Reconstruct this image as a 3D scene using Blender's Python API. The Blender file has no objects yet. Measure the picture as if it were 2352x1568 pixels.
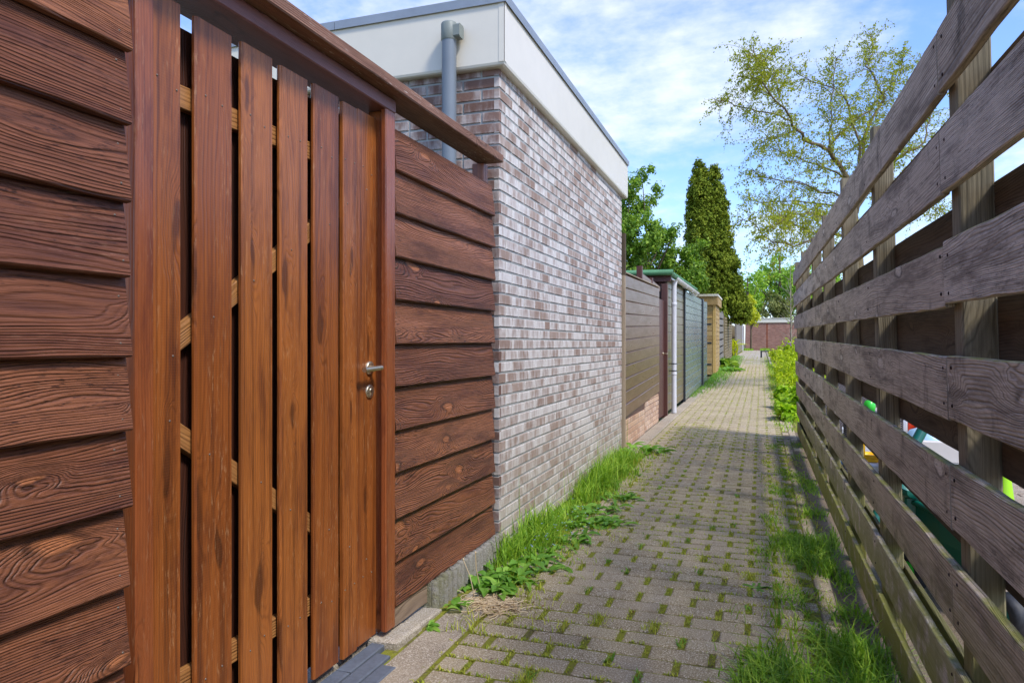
import bpy, math, random
import numpy as np
from mathutils import Vector, Matrix
random.seed(7)
rng = np.random.default_rng(11)
S = bpy.context.scene
COL = S.collection

# ---------------------------------------------------------------- camera
H = 1.15
TH = math.atan(572.0 / 1640.0)
cam_d = bpy.data.cameras.new("camera")
cam = bpy.data.objects.new("camera", cam_d)
COL.objects.link(cam)
cam_d.sensor_width = 36.0
cam_d.lens = 36.0 * 1640.0 / 2352.0
cam_d.shift_y = 5.0 / 2352.0
cam_d.clip_start = 0.02
cam_d.clip_end = 2000
cam.location = (0, 0, H)
cam.rotation_euler = (math.radians(90), 0, TH)
S.camera = cam

# ---------------------------------------------------------------- light
SUN_EL, SUN_AZ = math.radians(50), math.atan2(0.87, -0.50)   # azimuth clockwise from +Y; the sun is behind us, to the right
sd = Vector((math.sin(SUN_AZ) * math.cos(SUN_EL), math.cos(SUN_AZ) * math.cos(SUN_EL), math.sin(SUN_EL)))
sun_d = bpy.data.lights.new("sun", "SUN")
sun_d.energy = 2.0
sun_d.angle = math.radians(10)
sun_d.color = (1.0, 0.95, 0.87)
sun = bpy.data.objects.new("sun", sun_d)
COL.objects.link(sun)
sun.rotation_euler = (-sd).to_track_quat('-Z', 'Y').to_euler()

W = bpy.data.worlds.new("World")
S.world = W
W.use_nodes = True
nt = W.node_tree
for n in list(nt.nodes):
    nt.nodes.remove(n)
def wn(t, **k):
    n = nt.nodes.new(t)
    for a, b in k.items():
        setattr(n, a, b)
    return n
sky = wn('ShaderNodeTexSky', sky_type='NISHITA')
sky.sun_disc = False
sky.sun_elevation = SUN_EL
sky.sun_rotation = SUN_AZ
sky.air_density = 1.0
sky.dust_density = 0.6
sky.ozone_density = 2.5
tc = wn('ShaderNodeTexCoord')
sx = wn('ShaderNodeSeparateXYZ')
nt.links.new(tc.outputs['Generated'], sx.inputs[0])
def wm(op, a, b=None, c=None, clamp=False):
    n = wn('ShaderNodeMath', operation=op)
    n.use_clamp = clamp
    for i, x in enumerate((a, b, c)):
        if x is None:
            continue
        if isinstance(x, (int, float)):
            n.inputs[i].default_value = x
        else:
            nt.links.new(x, n.inputs[i])
    return n.outputs[0]
zc = wm('ADD', wm('MAXIMUM', sx.outputs[2], 0.0), 0.22)
cx = wm('DIVIDE', sx.outputs[0], zc)
cy = wm('DIVIDE', sx.outputs[1], zc)
cmb = wn('ShaderNodeCombineXYZ')
nt.links.new(cx, cmb.inputs[0]); nt.links.new(cy, cmb.inputs[1])
n1 = wn('ShaderNodeTexNoise'); n1.inputs['Scale'].default_value = 1.15; n1.inputs['Detail'].default_value = 9; n1.inputs['Roughness'].default_value = 0.58; n1.inputs['Distortion'].default_value = 0.35
mp = wn('ShaderNodeMapping'); mp.inputs['Location'].default_value = (2.1, 0.7, 3.0)
nt.links.new(cmb.outputs[0], mp.inputs[0]); nt.links.new(mp.outputs[0], n1.inputs['Vector'])
n2 = wn('ShaderNodeTexNoise'); n2.inputs['Scale'].default_value = 9.0; n2.inputs['Detail'].default_value = 6; n2.inputs['Roughness'].default_value = 0.6
nt.links.new(mp.outputs[0], n2.inputs['Vector'])
cl = wm('ADD', n1.outputs[0], wm('MULTIPLY', wm('SUBTRACT', n2.outputs[0], 0.5), 0.34))
# more cloud towards the horizon
cl = wm('ADD', cl, wm('MULTIPLY', wm('SUBTRACT', 0.42, sx.outputs[2]), 0.30))
mr = wn('ShaderNodeMapRange', interpolation_type='SMOOTHSTEP')
mr.inputs['From Min'].default_value = 0.455; mr.inputs['From Max'].default_value = 0.79
nt.links.new(cl, mr.inputs['Value'])
fac = wm('MULTIPLY', mr.outputs[0], 0.92)
tint = wn('ShaderNodeMix', data_type='RGBA', blend_type='MULTIPLY')
tint.inputs[0].default_value = 1.0
tint.inputs[7].default_value = (0.82, 0.92, 1.18, 1)
nt.links.new(sky.outputs[0], tint.inputs[6])
mx = wn('ShaderNodeMix', data_type='RGBA')
nt.links.new(fac, mx.inputs[0])
nt.links.new(tint.outputs[2], mx.inputs[6])
mx.inputs[7].default_value = (3.95, 4.2, 4.6, 1)
bg = wn('ShaderNodeBackground'); bg.inputs['Strength'].default_value = 0.15
wo = wn('ShaderNodeOutputWorld')
nt.links.new(mx.outputs[2], bg.inputs[0]); nt.links.new(bg.outputs[0], wo.inputs[0])
S.view_settings.view_transform = 'Standard'
S.view_settings.look = 'None'
S.view_settings.exposure = 0.9
S.view_settings.gamma = 1
S.cycles.max_bounces = 8
S.cycles.transparent_max_bounces = 4

# ---------------------------------------------------------------- helpers
def lin(r, g, b):
    f = lambda c: (c / 255.0 / 12.92) if c <= 10 else ((c / 255.0 + 0.055) / 1.055) ** 2.4
    return (f(r), f(g), f(b), 1.0)

def gz(y):
    return float(np.interp(y, [-5, 5, 9, 14, 18, 22, 27, 36, 60, 200], [0, 0, 0.04, 0.06, 0.10, 0.20, 0.32, 0.46, 0.62, 0.7]))

def P(u, v, d):
    """world point seen at pixel (u, v) of the 2352 px wide photograph, d metres ahead"""
    r = (u - 1176.0) / 1640.0 * d
    z = H + (789.0 - v) / 1640.0 * d
    c, s = math.cos(TH), math.sin(TH)
    return Vector((r * c - d * s, r * s + d * c, z))

class MB:
    """collects polygons with two uv sets: metres along/across the grain, and a random pair per piece"""
    def __init__(self):
        self.v, self.f, self.uv, self.rn, self.sm = [], [], [], [], []
        self.cut = []
    def poly(self, pts, uvs=None, rn=(0.5, 0.5), smooth=False):
        b = len(self.v)
        self.v += [tuple(p) for p in pts]
        self.f.append(tuple(range(b, b + len(pts))))
        if uvs is None:
            uvs = [(0, 0)] * len(pts)
        self.uv += list(uvs)
        self.rn += [rn] * len(pts)
        self.sm.append(smooth)
    def mesh(self, vs, fs, uvs=None, rn=(0.5, 0.5), smooth=False):
        b = len(self.v)
        self.v += [tuple(p) for p in vs]
        for f in fs:
            self.f.append(tuple(b + i for i in f))
            for i in f:
                self.uv.append(uvs[i] if uvs is not None else (vs[i][0] + vs[i][1], vs[i][2]))
                self.rn.append(rn)
            self.sm.append(smooth)
    def plank(self, a, b, up, w, t, ch=0.004, n=1, jit=0.0, rn=None, seed=None, taper=1.0):
        """beam from a to b; w across 'up', t across the third axis; chamfered edges; n segments with slight waviness"""
        self.cut.append(len(self.f))
        a, b, up = Vector(a), Vector(b), Vector(up).normalized()
        d = b - a
        L = d.length
        d = d / L
        side = d.cross(up).normalized()
        up = side.cross(d).normalized()
        ch = min(ch, w * 0.3, t * 0.3)
        if rn is None:
            rn = (random.random(), random.random())
        uo, vo = random.random() * 40, random.random() * 40
        hw, ht = w / 2, t / 2
        cs = [(-hw + ch, -ht), (hw - ch, -ht), (hw, -ht + ch), (hw, ht - ch), (hw - ch, ht), (-hw + ch, ht), (-hw, ht - ch), (-hw, -ht + ch)]
        per = [0]
        for i in range(8):
            p, q = cs[i], cs[(i + 1) % 8]
            per.append(per[-1] + math.hypot(p[0] - q[0], p[1] - q[1]))
        rings = []
        for i in range(n + 1):
            k = i / n
            o = a + d * (L * k)
            j1 = [random.uniform(-jit, jit) for _ in range(8)] if jit else [0] * 8
            j1[1] = j1[2] = j1[3] = j1[4]; j1[5] = j1[6] = j1[7] = j1[0]
            s = 1 + (taper - 1) * k
            rings.append([o + up * (c[0] * s + j1[m]) + side * (c[1] * s) for m, c in enumerate(cs)])
        for i in range(n):
            u0, u1 = L * i / n, L * (i + 1) / n
            for m in range(8):
                q = (m + 1) % 8
                self.poly([rings[i][m], rings[i][q], rings[i + 1][q], rings[i + 1][m]],
                          [(uo + u0, vo + per[m]), (uo + u0, vo + per[m + 1]), (uo + u1, vo + per[m + 1]), (uo + u1, vo + per[m])], rn)
        self.poly(list(reversed(rings[0])), [(uo + c[0] * 0.2, vo + 9 + c[1]) for c in reversed(cs)], rn)
        self.poly(rings[-1], [(uo + c[0] * 0.2, vo + 9 + c[1]) for c in cs], rn)
        return self
    def box(self, x0, x1, y0, y1, z0, z1, ch=0.003, rn=None, axis=None):
        dx, dy, dz = x1 - x0, y1 - y0, z1 - z0
        c = ((x0 + x1) / 2, (y0 + y1) / 2, (z0 + z1) / 2)
        if axis is None:
            axis = 'xyz'[max(range(3), key=lambda i: (dx, dy, dz)[i])]
        if axis == 'x':
            return self.plank((x0, c[1], c[2]), (x1, c[1], c[2]), (0, 0, 1), dz, dy, ch, rn=rn)
        if axis == 'y':
            return self.plank((c[0], y0, c[2]), (c[0], y1, c[2]), (0, 0, 1), dz, dx, ch, rn=rn)
        return self.plank((c[0], c[1], z0), (c[0], c[1], z1), (0, 1, 0), dy, dx, ch, rn=rn)
    def tube(self, pts, rad, n=10, rn=None, caps=True, smooth=True):
        if rn is None:
            rn = (random.random(), random.random())
        self.cut.append(len(self.f))
        pts = [Vector(p) for p in pts]
        if isinstance(rad, (int, float)):
            rad = [rad] * len(pts)
        vs, uvs = [], []
        prev = None
        L = 0
        for i, p in enumerate(pts):
            t = (pts[min(i + 1, len(pts) - 1)] - pts[max(i - 1, 0)]).normalized()
            if prev is None:
                ref = Vector((0, 0, 1)) if abs(t.z) < 0.9 else Vector((1, 0, 0))
                u = t.cross(ref).normalized()
            else:
                u = (prev - t * prev.dot(t)).normalized()
            prev = u
            w = t.cross(u)
            if i:
                L += (p - pts[i - 1]).length
            for k in range(n):
                a = 2 * math.pi * k / n
                vs.append(p + (u * math.cos(a) + w * math.sin(a)) * rad[i])
                uvs.append((L, k / n * 2 * math.pi * max(rad[i], 1e-4)))
        fs = []
        for i in range(len(pts) - 1):
            for k in range(n):
                q = (k + 1) % n
                fs.append((i * n + k, i * n + q, (i + 1) * n + q, (i + 1) * n + k))
        self.mesh(vs, fs, uvs, rn, smooth)
        if caps:
            self.poly([vs[k] for k in reversed(range(n))], None, rn)
            self.poly([vs[(len(pts) - 1) * n + k] for k in range(n)], None, rn)
        return self
    def lathe(self, c, prof, n=20, axis=(0, 0, 1), smooth=True, rn=(0.5, 0.5)):
        self.cut.append(len(self.f))
        c, ax = Vector(c), Vector(axis).normalized()
        ref = Vector((1, 0, 0)) if abs(ax.x) < 0.9 else Vector((0, 1, 0))
        u = ax.cross(ref).normalized(); w = ax.cross(u)
        vs = []
        for (r, z) in prof:
            for k in range(n):
                a = 2 * math.pi * k / n
                vs.append(c + ax * z + (u * math.cos(a) + w * math.sin(a)) * r)
        fs = []
        for i in range(len(prof) - 1):
            for k in range(n):
                q = (k + 1) % n
                fs.append((i * n + k, i * n + q, (i + 1) * n + q, (i + 1) * n + k))
        self.mesh(vs, fs, None, rn, smooth)
        return self
    def build_each(self, name, mat, parent=None, **props):
        """one object for every piece added"""
        cuts = self.cut + [len(self.f)]
        li = [0]
        for f in self.f:
            li.append(li[-1] + len(f))
        out = []
        for a, b in zip(cuts[:-1], cuts[1:]):
            if b <= a:
                continue
            m = MB()
            idx = sorted({i for f in self.f[a:b] for i in f}); mp_ = {i: k for k, i in enumerate(idx)}
            m.v = [self.v[i] for i in idx]; m.f = [tuple(mp_[i] for i in f) for f in self.f[a:b]]
            m.uv = self.uv[li[a]:li[b]]; m.rn = self.rn[li[a]:li[b]]; m.sm = self.sm[a:b]
            out.append(m.build(name, mat, parent, **props))
        return out
    def build(self, name, mat, parent=None, **props):
        me = bpy.data.meshes.new(name)
        me.from_pydata(self.v, [], self.f)
        l1 = me.uv_layers.new(name="UVMap")
        l1.data.foreach_set("uv", np.array(self.uv, dtype=np.float32).ravel())
        l2 = me.uv_layers.new(name="rnd")
        l2.data.foreach_set("uv", np.array(self.rn, dtype=np.float32).ravel())
        me.polygons.foreach_set("use_smooth", self.sm)
        me.materials.append(mat)
        me.update()
        o = bpy.data.objects.new(name, me)
        COL.objects.link(o)
        if parent is not None:
            o.parent = parent
            o.matrix_parent_inverse = parent.matrix_world.inverted()
        for k, x in props.items():
            o[k] = x
        return o

def weld(o, dist=0.0001):
    import bmesh
    bm = bmesh.new(); bm.from_mesh(o.data)
    bmesh.ops.remove_doubles(bm, verts=bm.verts, dist=dist)
    bm.to_mesh(o.data); bm.free()
    return o

def np_mesh(name, V, F, mat, parent=None, rn=None, uv=None, smooth=False, **props):
    """V (n,3), F (m,k) uniform polygons, rn per face (m,2)"""
    V = np.asarray(V, dtype=np.float32); F = np.asarray(F, dtype=np.int32)
    m, k = F.shape
    me = bpy.data.meshes.new(name)
    me.vertices.add(len(V)); me.vertices.foreach_set("co", V.ravel())
    me.loops.add(m * k); me.loops.foreach_set("vertex_index", F.ravel())
    me.polygons.add(m)
    me.polygons.foreach_set("loop_start", np.arange(0, m * k, k, dtype=np.int32))
    me.polygons.foreach_set("loop_total", np.full(m, k, dtype=np.int32))
    me.update(calc_edges=True)
    l1 = me.uv_layers.new(name="UVMap")
    if uv is not None:
        l1.data.foreach_set("uv", np.asarray(uv, dtype=np.float32).reshape(-1, 2)[F.ravel()].ravel())
    l2 = me.uv_layers.new(name="rnd")
    if rn is None:
        rn = rng.random((m, 2))
    l2.data.foreach_set("uv", np.repeat(np.asarray(rn, dtype=np.float32), k, axis=0).ravel())
    if smooth:
        me.polygons.foreach_set("use_smooth", np.ones(m, dtype=bool))
    me.materials.append(mat)
    o = bpy.data.objects.new(name, me)
    COL.objects.link(o)
    if parent is not None:
        o.parent = parent
        o.matrix_parent_inverse = parent.matrix_world.inverted()
    for a, b in props.items():
        o[a] = b
    return o

def thing(name, label, cat, loc=(0, 0, 0), group=None):
    o = bpy.data.objects.new(name, None)
    o.empty_display_size = 0.2
    COL.objects.link(o)
    o.location = loc
    o.matrix_world = Matrix.Translation(Vector(loc))
    o["label"] = label; o["category"] = cat
    if group:
        o["group"] = group
    return o

# ---------------------------------------------------------------- materials
class NT:
    def __init__(self, name):
        self.m = bpy.data.materials.new(name)
        self.m.use_nodes = True
        self.t = self.m.node_tree
        self.t.nodes.clear()
        self.out = self.t.nodes.new('ShaderNodeOutputMaterial')
    def n(self, t, **k):
        x = self.t.nodes.new(t)
        for a, b in k.items():
            setattr(x, a, b)
        return x
    def link(self, a, b):
        self.t.links.new(a, b)
    def put(self, sock, x):
        if x is None:
            return
        if isinstance(x, bpy.types.NodeSocket):
            self.link(x, sock)
        else:
            sock.default_value = x
    def math(self, op, a, b=None, c=None, clamp=False):
        n = self.n('ShaderNodeMath', operation=op); n.use_clamp = clamp
        for i, x in enumerate((a, b, c)):
            self.put(n.inputs[i], x)
        return n.outputs[0]
    def uv(self, name="UVMap"):
        n = self.n('ShaderNodeUVMap'); n.uv_map = name
        s = self.n('ShaderNodeSeparateXYZ'); self.link(n.outputs[0], s.inputs[0])
        return s.outputs[0], s.outputs[1]
    def xyz(self, x, y, z=0.0):
        n = self.n('ShaderNodeCombineXYZ')
        for i, a in enumerate((x, y, z)):
            self.put(n.inputs[i], a)
        return n.outputs[0]
    def noise(self, vec, scale, detail=3, rough=0.5, dist=0.0):
        n = self.n('ShaderNodeTexNoise')
        if vec is not None:
            self.link(vec, n.inputs['Vector'])
        n.inputs['Scale'].default_value = scale; n.inputs['Detail'].default_value = detail
        n.inputs['Roughness'].default_value = rough; n.inputs['Distortion'].default_value = dist
        return n.outputs[0]
    def ramp(self, f, stops, interp='LINEAR'):
        n = self.n('ShaderNodeValToRGB')
        n.color_ramp.interpolation = interp
        e = n.color_ramp.elements
        while len(e) < len(stops):
            e.new(0.5)
        for x, (p, c) in zip(e, stops):
            x.position = p
            x.color = c if len(c) == 4 else (*c, 1)
        self.put(n.inputs[0], f)
        return n.outputs[0]
    def sstep(self, x, a, b, lo=0.0, hi=1.0):
        n = self.n('ShaderNodeMapRange', interpolation_type='SMOOTHSTEP')
        n.inputs['From Min'].default_value = a; n.inputs['From Max'].default_value = b
        n.inputs['To Min'].default_value = lo; n.inputs['To Max'].default_value = hi
        self.put(n.inputs['Value'], x)
        return n.outputs[0]
    def mix(self, f, a, b, blend='MIX'):
        n = self.n('ShaderNodeMix', data_type='RGBA', blend_type=blend)
        self.put(n.inputs[0], f); self.put(n.inputs[6], a); self.put(n.inputs[7], b)
        return n.outputs[2]
    def bump(self, h, strength=0.5, dist=0.01, normal=None):
        n = self.n('ShaderNodeBump')
        n.inputs['Strength'].default_value = strength; n.inputs['Distance'].default_value = dist
        self.put(n.inputs['Height'], h)
        if normal is not None:
            self.link(normal, n.inputs['Normal'])
        return n.outputs[0]
    def pos(self):
        g = self.n('ShaderNodeNewGeometry')
        return g.outputs['Position']
    def finish(self, color, rough=0.7, normal=None, metal=0.0, spec=0.5, coat=None):
        p = self.n('ShaderNodeBsdfPrincipled')
        self.put(p.inputs['Base Color'], color); self.put(p.inputs['Roughness'], rough)
        self.put(p.inputs['Metallic'], metal); self.put(p.inputs['Specular IOR Level'], spec)
        if normal is not None:
            self.link(normal, p.inputs['Normal'])
        if coat:
            p.inputs['Coat Weight'].default_value = coat; p.inputs['Coat Roughness'].default_value = 0.3
        self.link(p.outputs[0], self.out.inputs[0])
        return self.m

def plain(name, c, rough=0.5, metal=0.0, spec=0.5, var=0.12, scale=30.0, bump=0.0):
    t = NT(name)
    p = t.pos()
    n = t.noise(p, scale, 4, 0.6)
    n2 = t.noise(p, scale * 0.13, 3, 0.6)
    f = t.math('ADD', t.math('MULTIPLY', n, 0.5), t.math('MULTIPLY', n2, 0.5))
    col = t.mix(t.sstep(f, 0.3, 0.7), tuple(x * (1 - var) for x in c[:3]) + (1,), tuple(min(1, x * (1 + var)) for x in c[:3]) + (1,))
    nm = t.bump(n, 0.4, bump) if bump else None
    return t.finish(col, rough, nm, metal, spec)

def wood(name, dark, mid, light, ring=0.008, warp=0.07, knot=0.6, rough=0.5, bump=0.0015, line=0.55, blotch=0.35, blotch_col=None,
         tone=0.25, spec=0.5, fine=0.3, ku=1.7, kv=5.5, moss=None, wear=None, streak=0.0, lowz=None, sawn=0.0, fungus=0.0, torn=0.0, knotc=None):
    t = NT(name)
    u, v = t.uv(); r1, r2 = t.uv("rnd")
    seed = t.math('MULTIPLY', r1, 37.0)
    # knots
    vo = t.n('ShaderNodeTexVoronoi', voronoi_dimensions='2D', feature='F1')
    vo.inputs['Scale'].default_value = 1.0; vo.inputs['Randomness'].default_value = 1.0
    wob = t.noise(t.xyz(t.math('MULTIPLY', u, 6.0), t.math('MULTIPLY', v, 20.0), seed), 1.0, 2, 0.5)
    wobm = t.math('MULTIPLY', t.math('SUBTRACT', wob, 0.5), 0.26)
    t.link(t.xyz(t.math('ADD', t.math('MULTIPLY', u, ku), wobm), t.math('ADD', t.math('MULTIPLY', v, kv), wobm)), vo.inputs['Vector'])
    kd = vo.outputs['Distance']
    ks = t.n('ShaderNodeSeparateColor'); t.link(vo.outputs['Color'], ks.inputs[0])
    has = t.math('GREATER_THAN', ks.outputs[0], 1.0 - knot)
    size = t.math('MULTIPLY_ADD', ks.outputs[1], 0.6, 0.55)
    kn = t.math('DIVIDE', kd, size)
    kbig = t.math('MULTIPLY', t.sstep(kn, 0.40, 0.02), has)
    kin = t.math('MULTIPLY', t.sstep(kn, 0.115, 0.06), has)
    krim = t.math('MULTIPLY', t.math('MULTIPLY', t.sstep(kn, 0.145, 0.10), t.sstep(kn, 0.05, 0.10)), t.math('MULTIPLY', has, t.sstep(wob, 0.35, 0.6)))
    # ring field
    big = t.noise(t.xyz(t.math('MULTIPLY', u, 0.9), t.math('MULTIPLY', v, 5.5), seed), 1.0, 2, 0.45)
    small = t.noise(t.xyz(t.math('MULTIPLY', u, 5.0), t.math('MULTIPLY', v, 26.0), seed), 1.0, 2, 0.5)
    g = t.math('ADD', v, t.math('MULTIPLY', big, warp * 2.2))
    g = t.math('ADD', g, t.math('MULTIPLY', small, 0.006))
    g = t.math('ADD', g, t.math('MULTIPLY', kbig, 0.055))
    ph = t.math('MULTIPLY', g, t.math('MULTIPLY', t.math('MULTIPLY_ADD', r2, 0.75, 0.62), 2 * math.pi / ring))
    sn = t.math('MULTIPLY_ADD', t.math('SINE', ph), 0.5, 0.5)
    sn2 = t.math('MULTIPLY_ADD', t.math('SINE', t.math('MULTIPLY', ph, 0.37)), 0.5, 0.5)
    rg = t.math('MULTIPLY', t.math('POWER', sn, 2.2), t.math('MULTIPLY_ADD', sn2, 0.6, 0.4))
    fib = t.noise(t.xyz(t.math('MULTIPLY', u, 9.0), t.math('MULTIPLY', v, 420.0), seed), 1.0, 3, 0.6)
    fib2 = t.noise(t.xyz(t.math('MULTIPLY', u, 2.2), t.math('MULTIPLY', v, 70.0), seed), 1.0, 3, 0.6)
    # tone
    tn = t.math('ADD', t.math('MULTIPLY', r2, tone), t.math('MULTIPLY', t.math('SUBTRACT', fib2, 0.5), 0.5))
    base = t.mix(t.math('ADD', tn, 0.5 - tone / 2, clamp=True), mid, light)
    lm = t.noise(t.xyz(t.math('MULTIPLY', u, 1.3), t.math('MULTIPLY', v, 6.0), t.math('ADD', seed, 5.0)), 1.0, 3, 0.6)
    rgl = t.math('MULTIPLY', rg, t.sstep(lm, 0.25, 0.65, 0.35, 1.25))
    col = t.mix(t.math('MULTIPLY', rgl, line, clamp=True), base, dark)
    col = t.mix(t.math('MULTIPLY', t.sstep(fib, 0.35, 0.75), fine), col, dark)
    bl = t.noise(t.xyz(t.math('MULTIPLY', u, 2.4), t.math('MULTIPLY', v, 14.0), seed), 1.0, 7, 0.68)
    bc = blotch_col or dark
    col = t.mix(t.math('MULTIPLY', t.sstep(bl, 0.45, 0.68), blotch), col, bc)
    if streak:
        st = t.noise(t.xyz(t.math('MULTIPLY', u, 0.7), t.math('MULTIPLY', v, 34.0), seed), 1.0, 3, 0.6)
        col = t.mix(t.math('MULTIPLY', t.sstep(st, 0.5, 0.66), streak), col, dark)
    # knots
    kring = t.math('MULTIPLY_ADD', t.math('SINE', t.math('MULTIPLY', kn, 220.0)), 0.5, 0.5)
    kc = t.mix(t.math('MULTIPLY_ADD', kring, 0.25, 0.15), knotc or light, dark)
    col = t.mix(t.math('MULTIPLY', kin, 0.85), col, kc)
    col = t.mix(t.math('MULTIPLY', krim, 0.6), col, tuple(x * 0.45 for x in dark[:3]) + (1,))
    if torn:
        tr = t.noise(t.xyz(t.math('MULTIPLY', u, 26.0), t.math('MULTIPLY', v, 170.0), seed), 1.0, 3, 0.7)
        tz = t.noise(t.xyz(t.math('MULTIPLY', u, 1.1), t.math('MULTIPLY', v, 7.0), t.math('ADD', seed, 9.0)), 1.0, 2, 0.6)
        tf = t.math('MULTIPLY', t.sstep(tr, 0.54, 0.66), t.sstep(tz, 0.42, 0.62))
        col = t.mix(t.math('MULTIPLY', tf, torn), col, tuple(x * 0.5 for x in dark[:3]) + (1,))
    h = t.math('ADD', t.math('MULTIPLY', rgl, -0.9), t.math('MULTIPLY', fib, 0.5))
    h = t.math('ADD', h, t.math('MULTIPLY', fib2, 0.5))
    if wear:                                   # pale raised flecks where the finish has gone
        w1 = t.noise(t.xyz(t.math('MULTIPLY', u, 22.0), t.math('MULTIPLY', v, 150.0), seed), 1.0, 3, 0.7)
        w2 = t.noise(t.xyz(t.math('MULTIPLY', u, 1.5), t.math('MULTIPLY', v, 9.0), seed), 1.0, 3, 0.6)
        wf = t.math('MULTIPLY', t.sstep(w1, 0.56, 0.70), t.sstep(w2, 0.40, 0.62))
        col = t.mix(t.math('MULTIPLY', wf, wear[1]), col, wear[0])
    if sawn:                                   # fine saw marks across the grain
        sw = t.math('MULTIPLY_ADD', t.math('SINE', t.math('MULTIPLY', t.math('ADD', u, t.math('MULTIPLY', small, 0.004)), 900.0)), 0.5, 0.5)
        col = t.mix(t.math('MULTIPLY', sw, sawn), col, light)
    if fungus:
        fu = t.noise(t.xyz(t.math('MULTIPLY', u, 9.0), t.math('MULTIPLY', v, 5.0), seed), 1.0, 4, 0.65)
        col = t.mix(t.math('MULTIPLY', t.sstep(fu, 0.55, 0.75), fungus), col, tuple(x * 0.35 for x in dark[:3]) + (1,))
    if moss:
        geo = t.n('ShaderNodeNewGeometry')
        sp = t.n('ShaderNodeSeparateXYZ'); t.link(geo.outputs['Position'], sp.inputs[0])
        sn_ = t.n('ShaderNodeSeparateXYZ'); t.link(geo.outputs['Normal'], sn_.inputs[0])
        mn = t.noise(geo.outputs['Position'], 9.0, 5, 0.65)
        topm = t.math('MULTIPLY', t.sstep(sn_.outputs[2], 0.2, 0.8), t.sstep(mn, 0.38, 0.6))
        lowm = t.math('MULTIPLY', t.math('SUBTRACT', 1.0, t.sstep(sp.outputs[2], moss[2], moss[1])), t.sstep(mn, 0.30, 0.52))
        mf = t.math('MAXIMUM', t.math('MULTIPLY', topm, moss[3]), t.math('MULTIPLY', lowm, moss[4]), clamp=True)
        col = t.mix(mf, col, moss[0])
    rr = t.math('ADD', rough, t.math('MULTIPLY', t.math('SUBTRACT', bl, 0.5), 0.3), clamp=True)
    nm = t.bump(h, 0.9, bump)
    return t.finish(col, rr, nm, 0.0, spec)

# ---------------------------------------------------------------- the materials
M = {}
M['clad'] = wood('stained cladding', lin(42, 22, 15), lin(106, 60, 40), lin(172, 110, 74), ring=0.0068, warp=0.085, knot=0.6, rough=0.45, bump=0.0035,
                 line=0.66, blotch=0.65, blotch_col=lin(72, 38, 31), tone=0.6, spec=0.3, fine=0.4, torn=0.8, knotc=lin(190, 120, 76), wear=(lin(206, 160, 128), 0.14), ku=1.9, kv=5.2)
M['plank'] = wood('oiled gate plank', lin(60, 24, 12), lin(130, 64, 25), lin(190, 114, 52), ring=0.010, warp=0.06, knot=0.75, knotc=lin(92, 50, 26), rough=0.34, bump=0.0006,
                  line=0.36, blotch=0.6, blotch_col=lin(84, 38, 24), tone=0.6, spec=0.4, fine=0.3, wear=(lin(224, 180, 130), 0.26), streak=0.5, sawn=0.06, ku=1.5, kv=6.5)
M['post'] = wood('glossy stained post', lin(70, 28, 16), lin(126, 60, 30), lin(178, 104, 56), ring=0.007, warp=0.03, knot=0.35, rough=0.3, bump=0.0004,
                 line=0.35, blotch=0.6, blotch_col=lin(84, 36, 26), tone=0.2, spec=0.5, fine=0.2, wear=(lin(220, 190, 150), 0.14), streak=0.3, ku=1.5, kv=8)
M['beam'] = wood('purple brown beam', lin(70, 38, 34), lin(116, 68, 60), lin(146, 96, 88), ring=0.005, warp=0.02, knot=0.3, rough=0.36, bump=0.0005,
                 line=0.3, blotch=0.4, tone=0.2, spec=0.5, fine=0.35, sawn=0.1)
M['gap_shade_plank'] = wood('back plank darkened as gap shade', lin(24, 12, 8), lin(58, 28, 16), lin(90, 46, 26), ring=0.009, knot=0.2, rough=0.6, tone=0.3)  # colour darkened to stand in for shade between the front boards
M['brace'] = wood('orange brace timber', lin(96, 54, 26), lin(160, 104, 52), lin(196, 144, 86), ring=0.009, knot=0.2, rough=0.5, tone=0.4)
M['cap'] = wood('weathered cap board', lin(76, 46, 36), lin(130, 90, 70), lin(168, 128, 106), ring=0.005, warp=0.02, knot=0.3, rough=0.75, bump=0.002,
                line=0.5, blotch=0.4, tone=0.2, spec=0.3, fine=0.5, wear=(lin(205, 190, 176), 0.85))
M['grey_wood'] = wood('weathered grey board', lin(76, 64, 52), lin(184, 163, 139), lin(240, 225, 204), ring=0.0062, warp=0.06, knot=0.5, rough=0.85, bump=0.0016,
                      line=0.52, blotch=0.7, blotch_col=lin(100, 88, 76), tone=0.6, spec=0.2, fine=0.45, torn=0.5, fungus=0.6, wear=(lin(222, 212, 205), 0.4),
                      moss=(lin(136, 136, 60), 0.72, 0.12, 0.85, 0.95))
M['grey_post'] = wood('weathered green post', lin(62, 56, 43), lin(120, 109, 86), lin(168, 155, 128), ring=0.008, warp=0.03, knot=0.4, rough=0.85, bump=0.001,
                      line=0.5, blotch=0.4, tone=0.3, spec=0.2, fine=0.5, moss=(lin(122, 122, 52), 0.8, 0.1, 0.5, 0.8), streak=0.3)
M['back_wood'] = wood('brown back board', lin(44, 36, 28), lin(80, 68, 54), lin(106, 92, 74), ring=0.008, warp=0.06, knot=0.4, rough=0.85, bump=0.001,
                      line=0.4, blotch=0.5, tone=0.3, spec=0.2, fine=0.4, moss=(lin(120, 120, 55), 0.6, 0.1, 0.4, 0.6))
M['brown_panel'] = wood('brown painted panel', lin(66, 44, 30), lin(108, 76, 54), lin(128, 94, 70), ring=0.01, warp=0.03, knot=0.2, rough=0.32, bump=0.0003,
                        line=0.2, blotch=0.35, blotch_col=lin(92, 78, 44), tone=0.3, spec=0.4, fine=0.2)
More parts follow.
